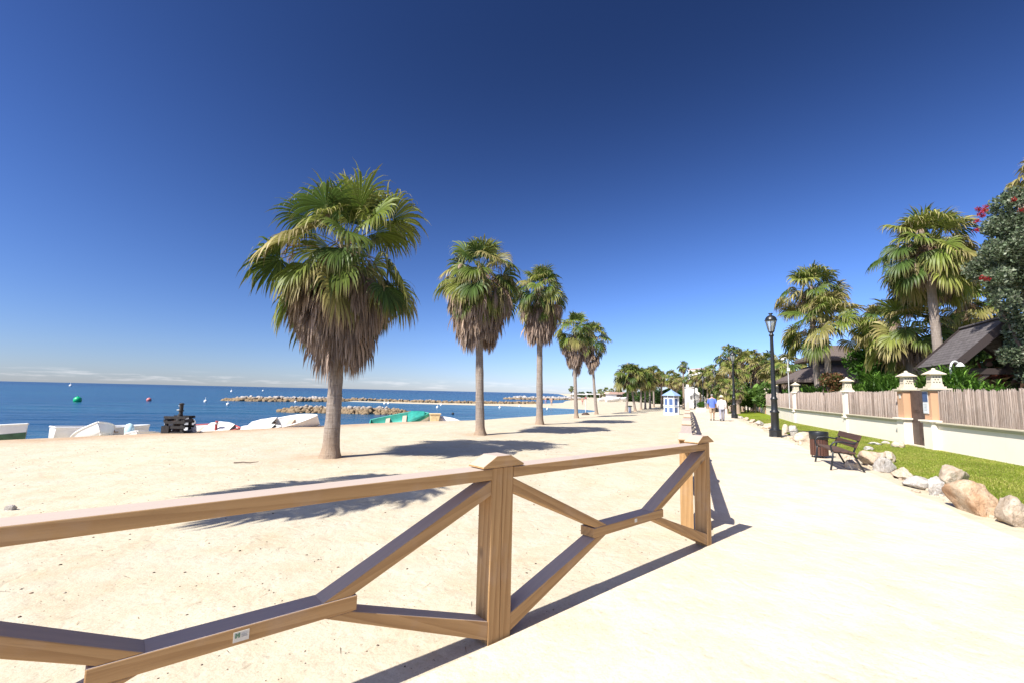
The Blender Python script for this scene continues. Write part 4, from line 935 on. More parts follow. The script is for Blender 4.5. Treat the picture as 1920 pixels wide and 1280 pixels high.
# ---------------------------------------------------------------- garden behind the wall
# strap-leaved hedge along the wall
def hedge(y0, y1, off, H, n, label, seed, wide=0.9):
    rg = np.random.default_rng(seed); a, b = wpt(y0), wpt(y1); c0 = (a + b) / 2; d = (b - a); L = d.length; d.normalize(); nn = Vector((d.y, -d.x, 0))
    o = thing('strap_leaf_hedge', label, 'hedge', c0 + nn * (off + wide / 2))
    t = rg.uniform(-L / 2, L / 2, n); s = rg.uniform(-wide / 2, wide / 2, n); hb = H * (0.45 + 0.3 * rg.random(n) + 0.18 * np.sin(t * 1.3 + seed))
    P = np.array(d)[None] * t[:, None] + np.array(nn)[None] * s[:, None]; P[:, 2] = hb
    V, F, C = blades(P, 0.62, 0.042, [(0.07, 0.16, 0.02), (0.11, 0.22, 0.03), (0.15, 0.27, 0.045), (0.05, 0.11, 0.02)], rg, 0.55, 0.55, 4); np_mesh('foliage', V, F, LEAF, o, C)
    V, F, C = leaf_cloud([(np.array(d) * q) + np.array([0, 0, H * 0.42]) for q in np.linspace(-L / 2, L / 2, max(3, int(L)))], [(0.75, 0.55, H * 0.42)] * max(3, int(L)), int(L * 260), 0.26, DKGRN, seed, 0.35); np_mesh('undergrowth', V, F, LEAF, o, C)
hedge(8.0, 14.8, 0.45, 2.15, 2600, 'green strap leaved hedge over the reed screen at the right edge', 41)
hedge(15.2, 21.5, 0.5, 2.75, 4200, 'bright green strap leaved hedge behind the gate pillars', 42)
hedge(22.4, 29.0, 0.5, 2.35, 2600, 'low green hedge in front of the thatched pavilion', 43)
hedge(29.6, 40.0, 0.6, 2.4, 2600, 'green hedge behind the far pillars, left of the pavilion', 44)
# lych-gate like shelter with a shingled roof
ed = Vector((0.40, 0.92, 0)).normalized(); ep = Vector((ed.y, -ed.x, 0)); e0 = Vector((16.2, 16.5, 0))
shel = thing('garden_shelter', 'small open shelter with a steep grey shingle roof behind the gate', 'shelter', e0, math.atan2(ed.y, ed.x))
# own axes: X along the eave (away), -Y away from the path
SL, HW, HE, HR = 3.5, 1.62, 3.03, 4.68
pit = math.atan2(HR - HE, HW); sl = math.hypot(HW, HR - HE)
def slope(name, front):
    mb = MB(); mb.box((SL / 2, sl / 2, -0.05), (SL, sl, 0.10)); ob = mb.build(name, SHINGLE, shel)
    if front: ob.matrix_basis = Matrix.Translation((0.0, 0, HE)) @ Matrix.Rotation(math.pi, 4, 'Z') @ Matrix.Rotation(pit, 4, 'X') @ Matrix.Translation((-SL, 0, 0))
    else: ob.matrix_basis = Matrix.Translation((0.0, -2 * HW, HE)) @ Matrix.Rotation(pit, 4, 'X')
    return ob
slope('roof', True); slope('roof', False)
mb = MB(); mb.bar((-0.03, -HW, HR + 0.02), (SL + 0.03, -HW, HR + 0.02), 0.24, 0.06); mb.build('ridge_cap', SHINGLE, shel)
for x in (-0.035, SL + 0.035):
    mb = MB()
    mb.bar((x, 0.03, HE - 0.10), (x, -HW, HR - 0.09), 0.06, 0.24); mb.bar((x, -2 * HW - 0.03, HE - 0.10), (x, -HW, HR - 0.09), 0.06, 0.24); mb.build('barge_board', RAFTER, shel)
mb = MB(); mb.bar((0.05, -0.02, HE - 0.20), (SL - 0.05, -0.02, HE - 0.20), 0.05, 0.20); mb.build('fascia', RAFTER, shel)
for x in (0.6, SL - 0.1):
    for y in (-0.35, -2 * HW + 0.35): mb = MB(); mb.box((x, y, 1.36), (0.20, 0.20, 2.8)); mb.build('post', RAFTER, shel)
    mb = MB(); mb.bar((x, -0.1, 2.75), (x, -2 * HW + 0.1, 2.75), 0.16, 0.22); mb.bar((x, -HW, 2.8), (x, -HW, HR - 0.2), 0.14, 0.14, up=(1, 0, 0)); mb.bar((x + 0.01, -0.35, 2.0), (x + 0.01, -1.15, 2.72), 0.10, 0.12); mb.bar((x + 0.01, -2 * HW + 0.35, 2.0), (x + 0.01, -2 * HW + 1.15, 2.72), 0.10, 0.12); mb.build('truss', RAFTER, shel)
# two tier thatched pavilion
pv = at_depth(1568, 700, 33.5)
pav = thing('thatched_pavilion', 'dark thatched garden pavilion with a two tier roof behind the twin palms', 'pavilion', (pv.x, 33.5, 0), -0.3)
def hip(mb, z0, z1, a0, b0, a1, b1, t=0.16):
    R = [[(-a0, -b0, z0), (a0, -b0, z0), (a0, b0, z0), (-a0, b0, z0)], [(-a0, -b0, z0 + t), (a0, -b0, z0 + t), (a0, b0, z0 + t), (-a0, b0, z0 + t)], [(-a1, -b1, z1), (a1, -b1, z1), (a1, b1, z1), (-a1, b1, z1)]]; mb.loft(R, smooth=False)
mb = MB(); hip(mb, 2.75, 4.05, 3.55, 3.0, 1.6, 1.3); mb.build('lower_roof', THATCH, pav)
mb = MB(); hip(mb, 4.35, 5.55, 2.2, 1.9, 0.5, 0.15); mb.build('upper_roof', THATCH, pav)
mb = MB(); mb.box((0, 0, 4.1), (2.9, 2.3, 0.62)); mb.build('clerestory', DARKGAP, pav)
for sx in (-3.1, -1.05, 1.05, 3.1):
    for sy in (-2.6, 2.6): mb = MB(); mb.box((sx, sy, 1.35), (0.2, 0.2, 2.85)); mb.build('post', RAFTER, pav)
mb = MB(); mb.box((0, 0.5, 1.3), (5.2, 3.4, 2.6)); mb.build('bar_wall', DOORM, pav)
# white goose-neck garden lamps
def goose(px, Y, h, label, flip=1):
    p = at_depth(px, 700, Y); o = thing('garden_lamp', label, 'garden lamp', (p.x, Y, 0), 0, 'white goose neck lamps behind the wall')
    mb = MB(); mb.tube([(0, 0, 0), (0, 0, h - 0.3)] + [(flip * 0.17 * (1 - math.cos(t)), 0, h - 0.3 + 0.28 * math.sin(t)) for t in np.linspace(0.3, 2.5, 8)], 0.032, 8); mb.build('pipe', STEEL, o)
    ex = flip * 0.17 * (1 - math.cos(2.5)); mb = MB(); mb.lathe([(0.03, 0.06), (0.07, 0.02), (0.13, -0.07), (0.12, -0.08)], 12, (ex + flip * 0.04, 0, h - 0.12)); mb.build('lamp_shade', BWH, o)
    mb = MB(); mb.box((0, -0.04, h - 0.85), (0.14, 0.10, 0.22)); mb.build('ballast_box', BWH, o)
goose(1478, 31.5, 4.45, 'white goose neck lamp beside the black lamp post, left of the pavilion', -1)
goose(1783, 15.6, 3.02, 'white bent pipe lamp right of the near gate pillar under the shelter eave', 1)
# garden palms
GPG = 'garden palms behind the wall'
def px_palm(px, top, Y, width, seed, label, group=GPG, lean_px=0, lean=(0, 0), **kw):
    p = at_depth(px, 700, Y); u = F_PX / Y; H = EYE + (hor(px) - top) / u - tz(p.x, Y); return free_palm(p.x, Y, H, width / 2 / u * 1.04, seed, label, group, lean=(lean_px / u, 0), **kw)
px_palm(1560, 540, 27.0, 158, 61, 'garden palm with bright green low crown over the pavilion, right twin trunk', leaf=34, nodes=7, n_live=36, skirt=0, low=-0.15, n_dead=50, r0=0.21, lean_px=-8, yellow=0.25)
px_palm(1536, 488, 28.2, 126, 62, 'garden palm with straw coloured crown behind the bright one, left twin trunk', leaf=28, nodes=6, n_live=38, skirt=1.0, low=-0.45, n_dead=50, r0=0.21, lean_px=-8, yellow=0.6)
px_palm(1772, 378, 20.0, 186, 63, 'tallest garden palm, big pale green crown and leaning grey trunk by the shelter', leaf=36, nodes=7, n_live=50, skirt=2.0, n_dead=80, r0=0.22, lean_px=-14, yellow=0.2)
px_palm(1764, 425, 22.0, 165, 64, 'garden palm close behind the tallest one, its trunk just to the left', leaf=32, nodes=6, n_live=42, skirt=1.8, n_dead=70, r0=0.24, lean_px=-4, yellow=0.2)
px_palm(1712, 548, 22.5, 165, 65, 'dark garden palm in shade between the bright palm and the tallest palm', leaf=24, nodes=6, n_live=40, skirt=1.6, n_dead=70, r0=0.26, lean_px=-4, yellow=0.25)
px_palm(1822, 515, 24.5, 130, 66, 'garden palm rising behind the shelter roof, right of the tallest palm', leaf=22, nodes=6, n_live=40, skirt=1.2, n_dead=50, r0=0.24, yellow=0.3)
px_palm(1652, 565, 30, 90, 67, 'small dark garden palm behind the bright palm and the bushes', leaf=18, nodes=5, n_live=34, skirt=1.2, n_dead=40, yellow=0.3)
px_palm(2012, 250, 17.5, 150, 68, 'palm at the right edge whose dry hanging frond tips enter the frame', leaf=22, nodes=6, n_live=36, skirt=2.0, n_dead=60, yellow=0.9)
# grey green coastal tree with red flowers
mt = at_depth(1935, 500, 15.2)
met = thing('flowering_tree', 'grey green coastal tree with red flower clusters at the right edge', 'tree', (mt.x, 15.2, 0))
def zpx(py, px, Y): return EYE + (hor(px) - py) * Y / F_PX
c1, r1 = clumps(0.1, 0, zpx(470, 1900, 15.2), 1.35, 1.3, 1.75, 34, 0.42, 0.75, 71); c2, r2 = clumps(0.45, 0.1, zpx(650, 1930, 15.2), 0.85, 1.0, 1.1, 22, 0.4, 0.62, 72)
c3 = np.array([tuple(at_depth(px, py, 14.9) - Vector(met.location)) for px, py in ((1868, 425), (1862, 470), (1880, 388), (1872, 520), (1900, 372), (1884, 560))]); r3 = np.array([(0.42, 0.42, 0.38)] * 6)
c4 = np.array([tuple(at_depth(px, py, 15.6) - Vector(met.location)) for px, py in ((1905, 590), (1918, 640), (1900, 665), (1925, 560), (1935, 700), (1912, 620))]); r4 = np.array([(0.45, 0.45, 0.4)] * 6)
cc = np.concatenate([c1, c2, c3, c4]); rr = np.concatenate([r1, r2, r3, r4])
limbs(3.2, 0.2, [tuple(q) for q in c1[::4]], 7).build('trunk', BARK, met)
V, F, C = leaf_cloud(cc, rr, 70000, 0.12, GYGRN, 73, 0.5, 0.3, up=0.5); np_mesh('crown', V, F, LEAF, met, C)
fl = [(at_depth(px, py, 14.45) - Vector(met.location)) for px, py in ((1835, 392), (1842, 405), (1832, 415), (1850, 388), (1830, 432), (1838, 400), (1846, 395), (1901, 375), (1915, 395), (1843, 521), (1852, 524))]
V, F, C = leaf_cloud([tuple(q) for q in fl], [(0.10, 0.10, 0.09)] * len(fl), 900, 0.05, [(0.26, 0.012, 0.016), (0.34, 0.02, 0.022), (0.20, 0.01, 0.015)], 74, 0.5, 0.1, up=0.8); np_mesh('red_flowers', V, F, LEAF, met, C)
# bushes
p = at_depth(1640, 700, 26); tree(p.x, 26, zpx(628, 1640, 26), 1.9, 1.5, 'bright green leafy bush between the pavilion and the dark palm', 81, BRGRN, 5200, 0.20, None, 16, 'bush', 'leafy_bush')
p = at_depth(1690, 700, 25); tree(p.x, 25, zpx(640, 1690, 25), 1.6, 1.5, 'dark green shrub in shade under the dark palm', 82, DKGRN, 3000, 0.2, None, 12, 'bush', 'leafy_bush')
p = at_depth(1557, 700, 24.4); tree(p.x + 0.1, 24.6, zpx(688, 1557, 24.4), 0.75, 0.8, 'reddish green shrub with dark leaves before the pavilion and twin trunks', 83, [(0.10, 0.10, 0.03), (0.16, 0.07, 0.035), (0.06, 0.09, 0.02), (0.20, 0.10, 0.05)], 2200, 0.15, None, 10, 'bush', 'leafy_bush')
p = at_depth(1885, 690, 16.8); tree(p.x + 0.5, 16.8, zpx(640, 1885, 16.8), 1.25, 1.3, 'dark bush with broad reddish leaves right of the shelter', 84, [(0.03, 0.05, 0.02), (0.20, 0.07, 0.05), (0.10, 0.11, 0.05), (0.30, 0.18, 0.13)], 900, 0.42, None, 12, 'bush', 'broad_leaf_bush', aspect=0.38)
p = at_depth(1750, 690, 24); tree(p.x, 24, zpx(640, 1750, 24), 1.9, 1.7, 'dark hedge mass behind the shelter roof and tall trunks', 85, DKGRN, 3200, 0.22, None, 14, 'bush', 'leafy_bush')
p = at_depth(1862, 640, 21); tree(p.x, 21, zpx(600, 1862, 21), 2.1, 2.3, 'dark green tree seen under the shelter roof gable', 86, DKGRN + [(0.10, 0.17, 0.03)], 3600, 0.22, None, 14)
# banana plant: big paddle leaves
bnp = at_depth(1415, 740, 50)
ban = thing('banana_plant', 'pale green banana plant with big upright leaves behind the far pillars', 'plant', (bnp.x, 50, tz(bnp.x, 50)))
rg = np.random.default_rng(9); acc = Acc()
for i in range(15):
    az = i * 2.4; el = 1.25 - 0.055 * i; d = np.array([math.cos(el) * math.cos(az), math.cos(el) * math.sin(az), math.sin(el)]); p = np.array([0.1 * math.cos(az), 0.1 * math.sin(az), 1.3]); pts = [p]
    for k in range(7): p = p + d * 0.36; d = nrm(d - ZV * 0.10); pts.append(p)
    pts = np.array(pts); S = nrm(np.cross(nrm(pts[-1] - pts[0]), ZV)); wv = np.array([0.04, 0.06, 0.26, 0.34, 0.36, 0.32, 0.22, 0.03])[:, None]
    for sg_ in (-1, 1):
        B = pts + sg_ * S * wv + ZV * wv * 0.25; V = np.stack([pts, B], 1); q = np.arange(7) * 2; acc.add(V, np.stack([q, q + 1, q + 3, q + 2], -1), np.broadcast_to(np.array((0.14, 0.24, 0.05)) * rg.uniform(0.7, 1.3), V.shape))
acc.mesh('foliage', LEAF, ban); mb = MB(); mb.tube([(0, 0, -0.1), (0, 0, 1.0), (0.03, 0, 1.9)], [0.16, 0.13, 0.08], 8); mb.build('stem', TRUNK, ban)

# ---------------------------------------------------------------- distant planting behind the path
BGG = 'palms in the far planting'
bgp = [ # px, top, depth, width px, yellow, label
    (1281, 675, 88, 22, 0.1, 'lone tall slender palm standing above the kiosk roof'), (1240, 692, 92, 30, 0.8, 'straw coloured palm left of the kiosk, beside the tall clump palm'), (1258, 690, 84, 34, 0.45, 'yellow green palm just left above the kiosk'),
    (1268, 697, 80, 30, 0.6, 'low straw palm directly behind the kiosk roof'), (1297, 692, 96, 28, 0.3, 'green palm right of the lone tall palm'), (1312, 688, 92, 34, 0.4, 'palm above the white building, left part'),
    (1326, 690, 86, 34, 0.5, 'palm above the white building, right part'), (1336, 680, 72, 34, 0.15, 'green palm above the left walker'), (1345, 700, 64, 40, 0.6, 'brown fringed palm behind the third lamp'),
    (1369, 643, 60, 52, 0.2, 'tallest palm of the far planting, left of the second lamp'), (1372, 672, 52, 56, 0.5, 'palm with golden fringe behind the second lamp'), (1392, 655, 58, 54, 0.5, 'palm just right of the second lamp, dull brown skirt'),
    (1408, 650, 62, 54, 0.4, 'palm above the banana plant'), (1425, 662, 56, 56, 0.7, 'straw fringed palm right of the banana plant'), (1441, 655, 60, 50, 0.35, 'palm left behind the nearest lamp post'), (1458, 668, 48, 60, 0.6, 'tan fringed palm right behind the nearest lamp post'),
    (1478, 655, 44, 66, 0.4, 'palm left of the pavilion above the goose neck lamp'), (1500, 672, 46, 60, 0.6, 'palm with drooping crown just left of the twin trunks'), (1360, 705, 48, 44, 0.25, 'low fan palm with fresh green fans right of the walkers'), (1382, 712, 45, 36, 0.15, 'short green fan palm beside the banana plant')]
protos = {}
def bg_proto(k, rc, seed, yellow):
    r = crown_mesh(seed, 2.0, 30, 14, 5, yellow=yellow).mesh('crown', FROND); me = r.data; bpy.data.objects.remove(r)
    s = skirt_mesh(seed, 0.0, -2.2, 1.05, 0.65, 50, 8, 4).mesh('dead_frond_skirt', DEAD); ms = s.data; bpy.data.objects.remove(s); t = trunk_mb(1.0, 0.2, 0.15, n=8, seed=seed).build('trunk', TRUNK); mt_ = t.data; bpy.data.objects.remove(t); return me, ms, mt_
PR = [bg_proto(k, 2, 200 + k, y) for k, y in enumerate((0.1, 0.35, 0.6, 0.95))]
def bg_palm(x, y, H, rc, yellow, label, group, rot=0.0, name='fan_palm'):
    k = min(range(4), key=lambda i: abs((0.1, 0.35, 0.6, 0.95)[i] - yellow)); me, ms, mt_ = PR[k]; z = tz(x, y); root = thing(name, label, 'palm tree', (x, y, z), rot, group); heart = H - rc * 0.86; s = rc / 2
    c = link('crown', me, FROND, root, (0, 0, heart)); c.scale = (s, s, s); c = link('dead_frond_skirt', ms, DEAD, root, (0, 0, heart - 0.1)); c.scale = (s, s, s * 1.15)
    c = link('trunk', mt_, TRUNK, root); c.scale = (1, 1, max(0.6, heart)); return root
for i, (px, top, Y, w, yl, lab) in enumerate(bgp):
    p = at_depth(px, 700, Y); u = F_PX / Y; z = tz(p.x, Y); bg_palm(p.x, Y, EYE + (hor(px) - top) / u - z, w / 2 / u * 1.15, yl, lab, BGG, i * 1.3)
BTG = 'dark trees in the far planting'
bgt = [(1252, 722, 98, 44, 'dark green tree left of the kiosk behind the clump'), (1272, 712, 104, 40, 'dark tree behind the kiosk, right of the clump'), (1290, 706, 108, 40, 'dark tree between the lone palm and the white building'), (1316, 704, 100, 44, 'dark tree above the white building'), (1338, 706, 90, 44, 'dark tree behind the two walkers'),
    (1356, 690, 76, 56, 'dark tree left of the second lamp'), (1385, 684, 70, 70, 'dark tree right of the second lamp'), (1418, 684, 72, 70, 'dark tree behind the banana plant'), (1447, 688, 64, 70, 'dark tree behind the nearest lamp post'), (1478, 690, 58, 80, 'dark tree left of the pavilion'), (1340, 728, 62, 30, 'shady shrub beside the left walker head'), (1375, 722, 50, 52, 'fresh green shrub behind the second lamp'), (1400, 722, 56, 44, 'green shrub left of the far pillars'), (1440, 716, 47, 60, 'green shrub behind the far reed screens')]
for i, (px, top, Y, w, lab) in enumerate(bgt):
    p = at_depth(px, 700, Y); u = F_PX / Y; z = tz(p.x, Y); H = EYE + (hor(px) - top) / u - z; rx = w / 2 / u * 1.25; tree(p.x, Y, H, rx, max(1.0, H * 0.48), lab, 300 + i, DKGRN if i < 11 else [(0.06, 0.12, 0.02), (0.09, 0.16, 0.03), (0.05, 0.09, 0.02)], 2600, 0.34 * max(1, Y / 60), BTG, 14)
for i, (px, top, Y, w, lab) in enumerate(((1163, 737, 180, 26, 'dark shrub behind the left front palm of the clump'), (1183, 733, 165, 32, 'dark tree seen between the short palms behind the green lidded bin'), (1205, 730, 150, 34, 'dark tree behind the middle trunks of the short palms'), (1229, 726, 130, 36, 'dark tree behind the right trunks of the short palms, left of the kiosk'))):
    p = at_depth(px, 740, Y); u = F_PX / Y; z = tz(p.x, Y); H = EYE + (hor(px) - top) / u - z; tree(p.x, Y, H, w / 2 / u * 1.25, H * 0.5, lab, 380 + i, DKGRN, 1800, 0.7, BTG, 12)
# more trees continue behind the garden and along the coast so the land is closed
for i, (px, top, Y, w) in enumerate(((1600, 668, 44, 90), (1660, 660, 42, 100), (1720, 650, 40, 110), (1790, 640, 38, 120), (1860, 630, 34, 130), (1920, 640, 30, 140), (1990, 620, 28, 150), (1540, 690, 52, 80))):
    p = at_depth(px, 700, Y); u = F_PX / Y; H = EYE + (hor(px) - top) / u; tree(p.x, Y, H, w / 2 / u * 1.2, H * 0.48, 'dark green tree far behind the garden, %s' % ('behind the pavilion', 'behind the bright bush', 'behind the dark palm', 'behind the shelter ridge', 'behind the shelter gable', 'behind the red flowering tree', 'outside the right edge', 'left of the pavilion roof')[i], 340 + i, DKGRN, 2400, 0.4, BTG, 12)

# white building, kiosk, planter
wb = at_depth(1312, 750, 92)
house = thing('white_building', 'low white rendered building with stepped and sloping roofline behind the kiosk', 'building', (wb.x, 92, tz(wb.x, 92)), -0.18)
mb = MB(); mb.prism([(-2.5, 0), (3.2, 0), (3.2, 1.6), (0.3, 4.05), (-0.9, 4.05), (-0.9, 3.85), (-1.5, 3.95), (-2.5, 4.1)], (0, 0, 0), (1, 0, 0), (0, 0, 1), (0, 1, 0), 4.0); mb.build('wall', WHITER, house)
mb = MB(); mb.prism([(-2.62, 4.1), (-0.95, 4.1), (-0.95, 4.22), (-2.62, 4.22)], (0, -0.1, 0), (1, 0, 0), (0, 0, 1), (0, 1, 0), 4.2); mb.build('roof', WHITER, house)
mb = MB(); mb.box((-1.7, -0.02, 2.2), (0.4, 0.06, 0.55)); mb.build('window', GREYINK, house)
mb = MB(); mb.box((-1.7, 3.2, 4.45), (0.45, 0.45, 0.6)); mb.build('chimney', WHITER, house)
hb_ = at_depth(1311, 688, 190); far_house = thing('hillside_villa', 'pale villa top showing above the far palms', 'building', (hb_.x, 190, 0), 0.2)
mb = MB(); mb.box((0, 0, 6.3), (5, 8, 13.0)); mb.build('wall', WHITER, far_house); mb = MB(); mb.box((0, 0, 12.95), (5.4, 8.6, 0.3)); mb.build('roof', BPINK, far_house)
for x in (-1.2, 1.2): mb = MB(); mb.box((x, -4.02, 11.4), (0.9, 0.1, 1.3)); mb.build('window', DARKGAP, far_house)
kp = hit(1264, 777); kd = kp.y
kio = thing('beach_kiosk', 'small octagonal white and blue kiosk with a pale blue pyramid roof', 'kiosk', (kp.x, kp.y + 0.7, kp.z), math.radians(22.5 + 21))
KR = 0.78
mb = MB(); mb.lathe([(KR + 0.03, -0.05), (KR + 0.03, 0.09), (KR - 0.02, 0.10)], 8, smooth=False); mb.build('plinth', WHITEP, kio)
mb = MB(); mb.lathe([(KR - 0.05, 0.09), (KR - 0.05, 1.88)], 8, smooth=False); mb.build('wall', WHITEP, kio)
inr = (KR - 0.05) * math.cos(math.pi / 8); fw = 2 * (KR - 0.05) * math.sin(math.pi / 8)
for k in range(8):
    t = 2 * math.pi * (k + 0.5) / 8; cs, sn = math.cos(t), math.sin(t)
    def fbox(name, z, h, w, dep, m): 
        mb = MB(); mb.box((cs * (inr + dep / 2), sn * (inr + dep / 2), z), (dep, w, h), t); return mb.build(name, m, kio)
    fbox('window_panel', 1.27, 0.62, fw * 0.62, 0.012, BLUEP); fbox('lower_panel', 0.47, 0.48, fw * 0.62, 0.012, BLUEP); fbox('counter', 0.86, 0.05, fw * 0.98, 0.05, BLUEL); fbox('top_opening', 1.78, 0.10, fw * 0.86, 0.014, DARKGAP)
    t2 = 2 * math.pi * k / 8; mb = MB(); mb.box((math.cos(t2) * (KR - 0.05), math.sin(t2) * (KR - 0.05), 0.98), (0.07, 0.09, 1.80), t2); mb.build('corner_post', WHITEP, kio)
mb = MB(); mb.lathe([(KR + 0.16, 1.87), (KR + 0.18, 1.90), (KR + 0.16, 1.95), (0.45, 2.24), (0.06, 2.47), (0.03, 2.56)], 8, smooth=False); mb.build('roof', BLUEL, kio)
# the small white bin on the sand among the short palms
gb = hit(1181, 772.5); bn_ = thing('beach_bin', 'small white bin with a green lid between the short palms', 'litter bin', gb); mb = MB(); mb.lathe([(0.20, 0), (0.24, 0.85)], 14); mb.build('drum', BWH, bn_); mb = MB(); mb.lathe([(0.36, 0.85), (0.38, 0.9), (0.30, 0.98), (0.05, 1.0)], 14); mb.build('lid', GREENH, bn_)
sp_ = hit(1098, 777); shp_ = thing('beach_shower', 'thin shower post with a square foot on the sand beyond the fourth palm', 'shower', sp_); mb = MB(); mb.tube([(0, 0, 0), (0, 0, 2.1)], 0.05, 8); mb.build('post', STEEL, shp_); mb = MB(); mb.lathe([(0.12, 2.02), (0.15, 2.1), (0.1, 2.18)], 10); mb.build('shower_head', REDP, shp_); mb = MB(); mb.lathe([(0.5, -0.05), (0.5, 0.12), (0.2, 0.3)], 8); mb.build('foot', RUST, shp_)
# planter box with a shrub in front of the white building
pb = at_depth(1314, 760, 62); plz = tz(pb.x, 62); pla = thing('planter', 'cream planter box with a small green shrub beside the path fence', 'planter', (pb.x, 62, plz)); mb = MB(); mb.box((0, 0, 0.28), (1.0, 1.0, 0.6)); mb.build('box', CREAM, pla, bevel=0.02)
V, F, C = leaf_cloud([(0, 0, 0.9), (0.2, 0.1, 1.1), (-0.2, 0, 1.0)], [0.42, 0.35, 0.35], 700, 0.14, BRGRN, 5); o = np_mesh('shrub', V, F, LEAF, pla, C)

# ---------------------------------------------------------------- the two walkers
def skinned(name, joints, edges, radii, mat, parent):
    me = bpy.data.meshes.new(name); me.from_pydata(joints, edges, []); o = link(name, me, mat, parent); md = o.modifiers.new('skin', 'SKIN'); md.use_smooth_shade = True
    for i, r in enumerate(radii): me.skin_vertices[0].data[i].radius = (r if isinstance(r, tuple) else (r, r))
    me.skin_vertices[0].data[0].use_root = True
    sb = o.modifiers.new('sub', 'SUBSURF'); sb.levels = 1; sb.render_levels = 1; return o
def oval(c, rx, ry, n=14): return [(c[0] + rx * math.cos(2 * math.pi * k / n), c[1] + ry * math.sin(2 * math.pi * k / n), c[2]) for k in range(n)]
def walker(px, py, Y, H, label, male, heading):
    p = at_depth(px, py, Y); root = thing('person', label, 'person', (p.x, Y, tz(p.x, Y) + 0.012), heading); s = H / 1.72
    st = 0.24 if male else 0.20
    J = [(0, 0, .93), (0, .01, 1.12), (0, .01, 1.30), (0, 0, 1.44), (0, .01, 1.52), (0, .02, 1.60), (0, .015, 1.68),
        (.10, 0, .88), (.10, st * .5, .49), (.10, st, .09), (.10, st + .15, .035), (-.10, 0, .88), (-.10, -st * .25, .49), (-.10, -st * 1.3, .13), (-.10, -st * 1.15, .03),
        (.19, 0, 1.40), (.25, -.06, 1.13), (.25, .05, .90), (.25, .08, .82), (-.19, 0, 1.40), (-.25, .05, 1.13), (-.24, .16, .91), (-.24, .19, .83)]
    E = [(0, 1), (1, 2), (2, 3), (3, 4), (4, 5), (5, 6), (0, 7), (7, 8), (8, 9), (9, 10), (0, 11), (11, 12), (12, 13), (13, 14), (3, 15), (15, 16), (16, 17), (17, 18), (3, 19), (19, 20), (20, 21), (21, 22)]
    Rr = [.13, .125, .145, .09, .052, .082, .07, .085, .055, .036, .028, .085, .055, .036, .028, .055, .042, .030, .030, .055, .042, .030, .030]
    b = skinned('body', [tuple(c * s for c in j) for j in J], E, [r * s for r in Rr], SKIN, root)
    k = s
    mb = MB(); mb.loft([oval((0, 0, .84 * k), .20 * k, .15 * k), oval((0, 0, 1.0 * k), .185 * k, .145 * k), oval((0, .01, 1.25 * k), .205 * k, .15 * k), oval((0, .005, 1.40 * k), .20 * k, .12 * k), oval((0, .005, 1.475 * k), .085 * k, .075 * k)])
    for sx, q in ((1, (-.06, .05)), (-1, (.05, .16))):
        e = [(sx * .17 * k, 0, 1.41 * k), (sx * .245 * k, q[0] * k * .6, 1.22 * k), (sx * .255 * k, q[0] * k, 1.12 * k)]
        if not male: e.append((sx * .25 * k, q[1] * k, .93 * k))
        mb.tube(e, [.075 * k, .065 * k, .06 * k, .045 * k][:len(e)], 10)
    mb.build('shirt', SHIRTB if male else SHIRTW, root)
    mb = MB(); mb.loft([oval((0, 0, .80 * k), .19 * k, .15 * k), oval((0, 0, .98 * k), .178 * k, .14 * k)])
    for j in ((7, 8, 9), (11, 12, 13)):
        a, c, f = (Vector(J[i]) * k for i in j)
        if male: mb.tube([a + Vector((0, 0, .02)), a.lerp(c, .5), a.lerp(c, .92)], [.115 * k, .10 * k, .095 * k], 10)
        else: mb.tube([a + Vector((0, 0, .02)), a.lerp(c, .5), c, f], [.115 * k, .095 * k, .08 * k, .075 * k], 10)
    mb.build('shorts' if male else 'trousers', SHORTS if male else TROUS, root)
    for j in ((9, 10), (13, 14)):
        a, c = (Vector(J[i]) * k for i in j); mb = MB(); mb.tube([a + Vector((0, -.05, -.035)) * k, a.lerp(c, .5) + Vector((0, 0, -.005)), c + Vector((0, .03, 0))], [.042 * k, .048 * k, .035 * k], 10); mb.build('shoe', SHOE, root)
    mb = MB(); mb.lathe([(.055, -.06), (.088, 0), (.088, .05), (.06, .095), (.01, .11)], 14, (0, -.008, 1.64 * k), sx=.95, sy=1.08); mb.build('hair', HAIRG, root)
    if not male:
        mb = MB(); mb.lathe([(.19, .02), (.19, .03), (.10, .05), (.095, .13), (.05, .15)], 16, (0, 0, 1.63 * k)); mb.build('sun_hat', STRAW, root)
        mb = MB(); mb.box((.27 * k, .06, .66 * k), (.09, .30, .34), 0, 0.85); mb.tube([(.27 * k, -.06, .83 * k), (.265 * k, .05, .95 * k), (.27 * k, .17, .83 * k)], .012, 6); mb.build('bag', SHIRTW, root)
    return root
walker(1336, 790, 31.0, 1.76, 'person in a loose blue shirt and beige shorts walking away on the path', True, -0.37)
walker(1354, 790, 30.6, 1.66, 'person in a white top, grey trousers and straw hat walking away on the path', False, -0.37)

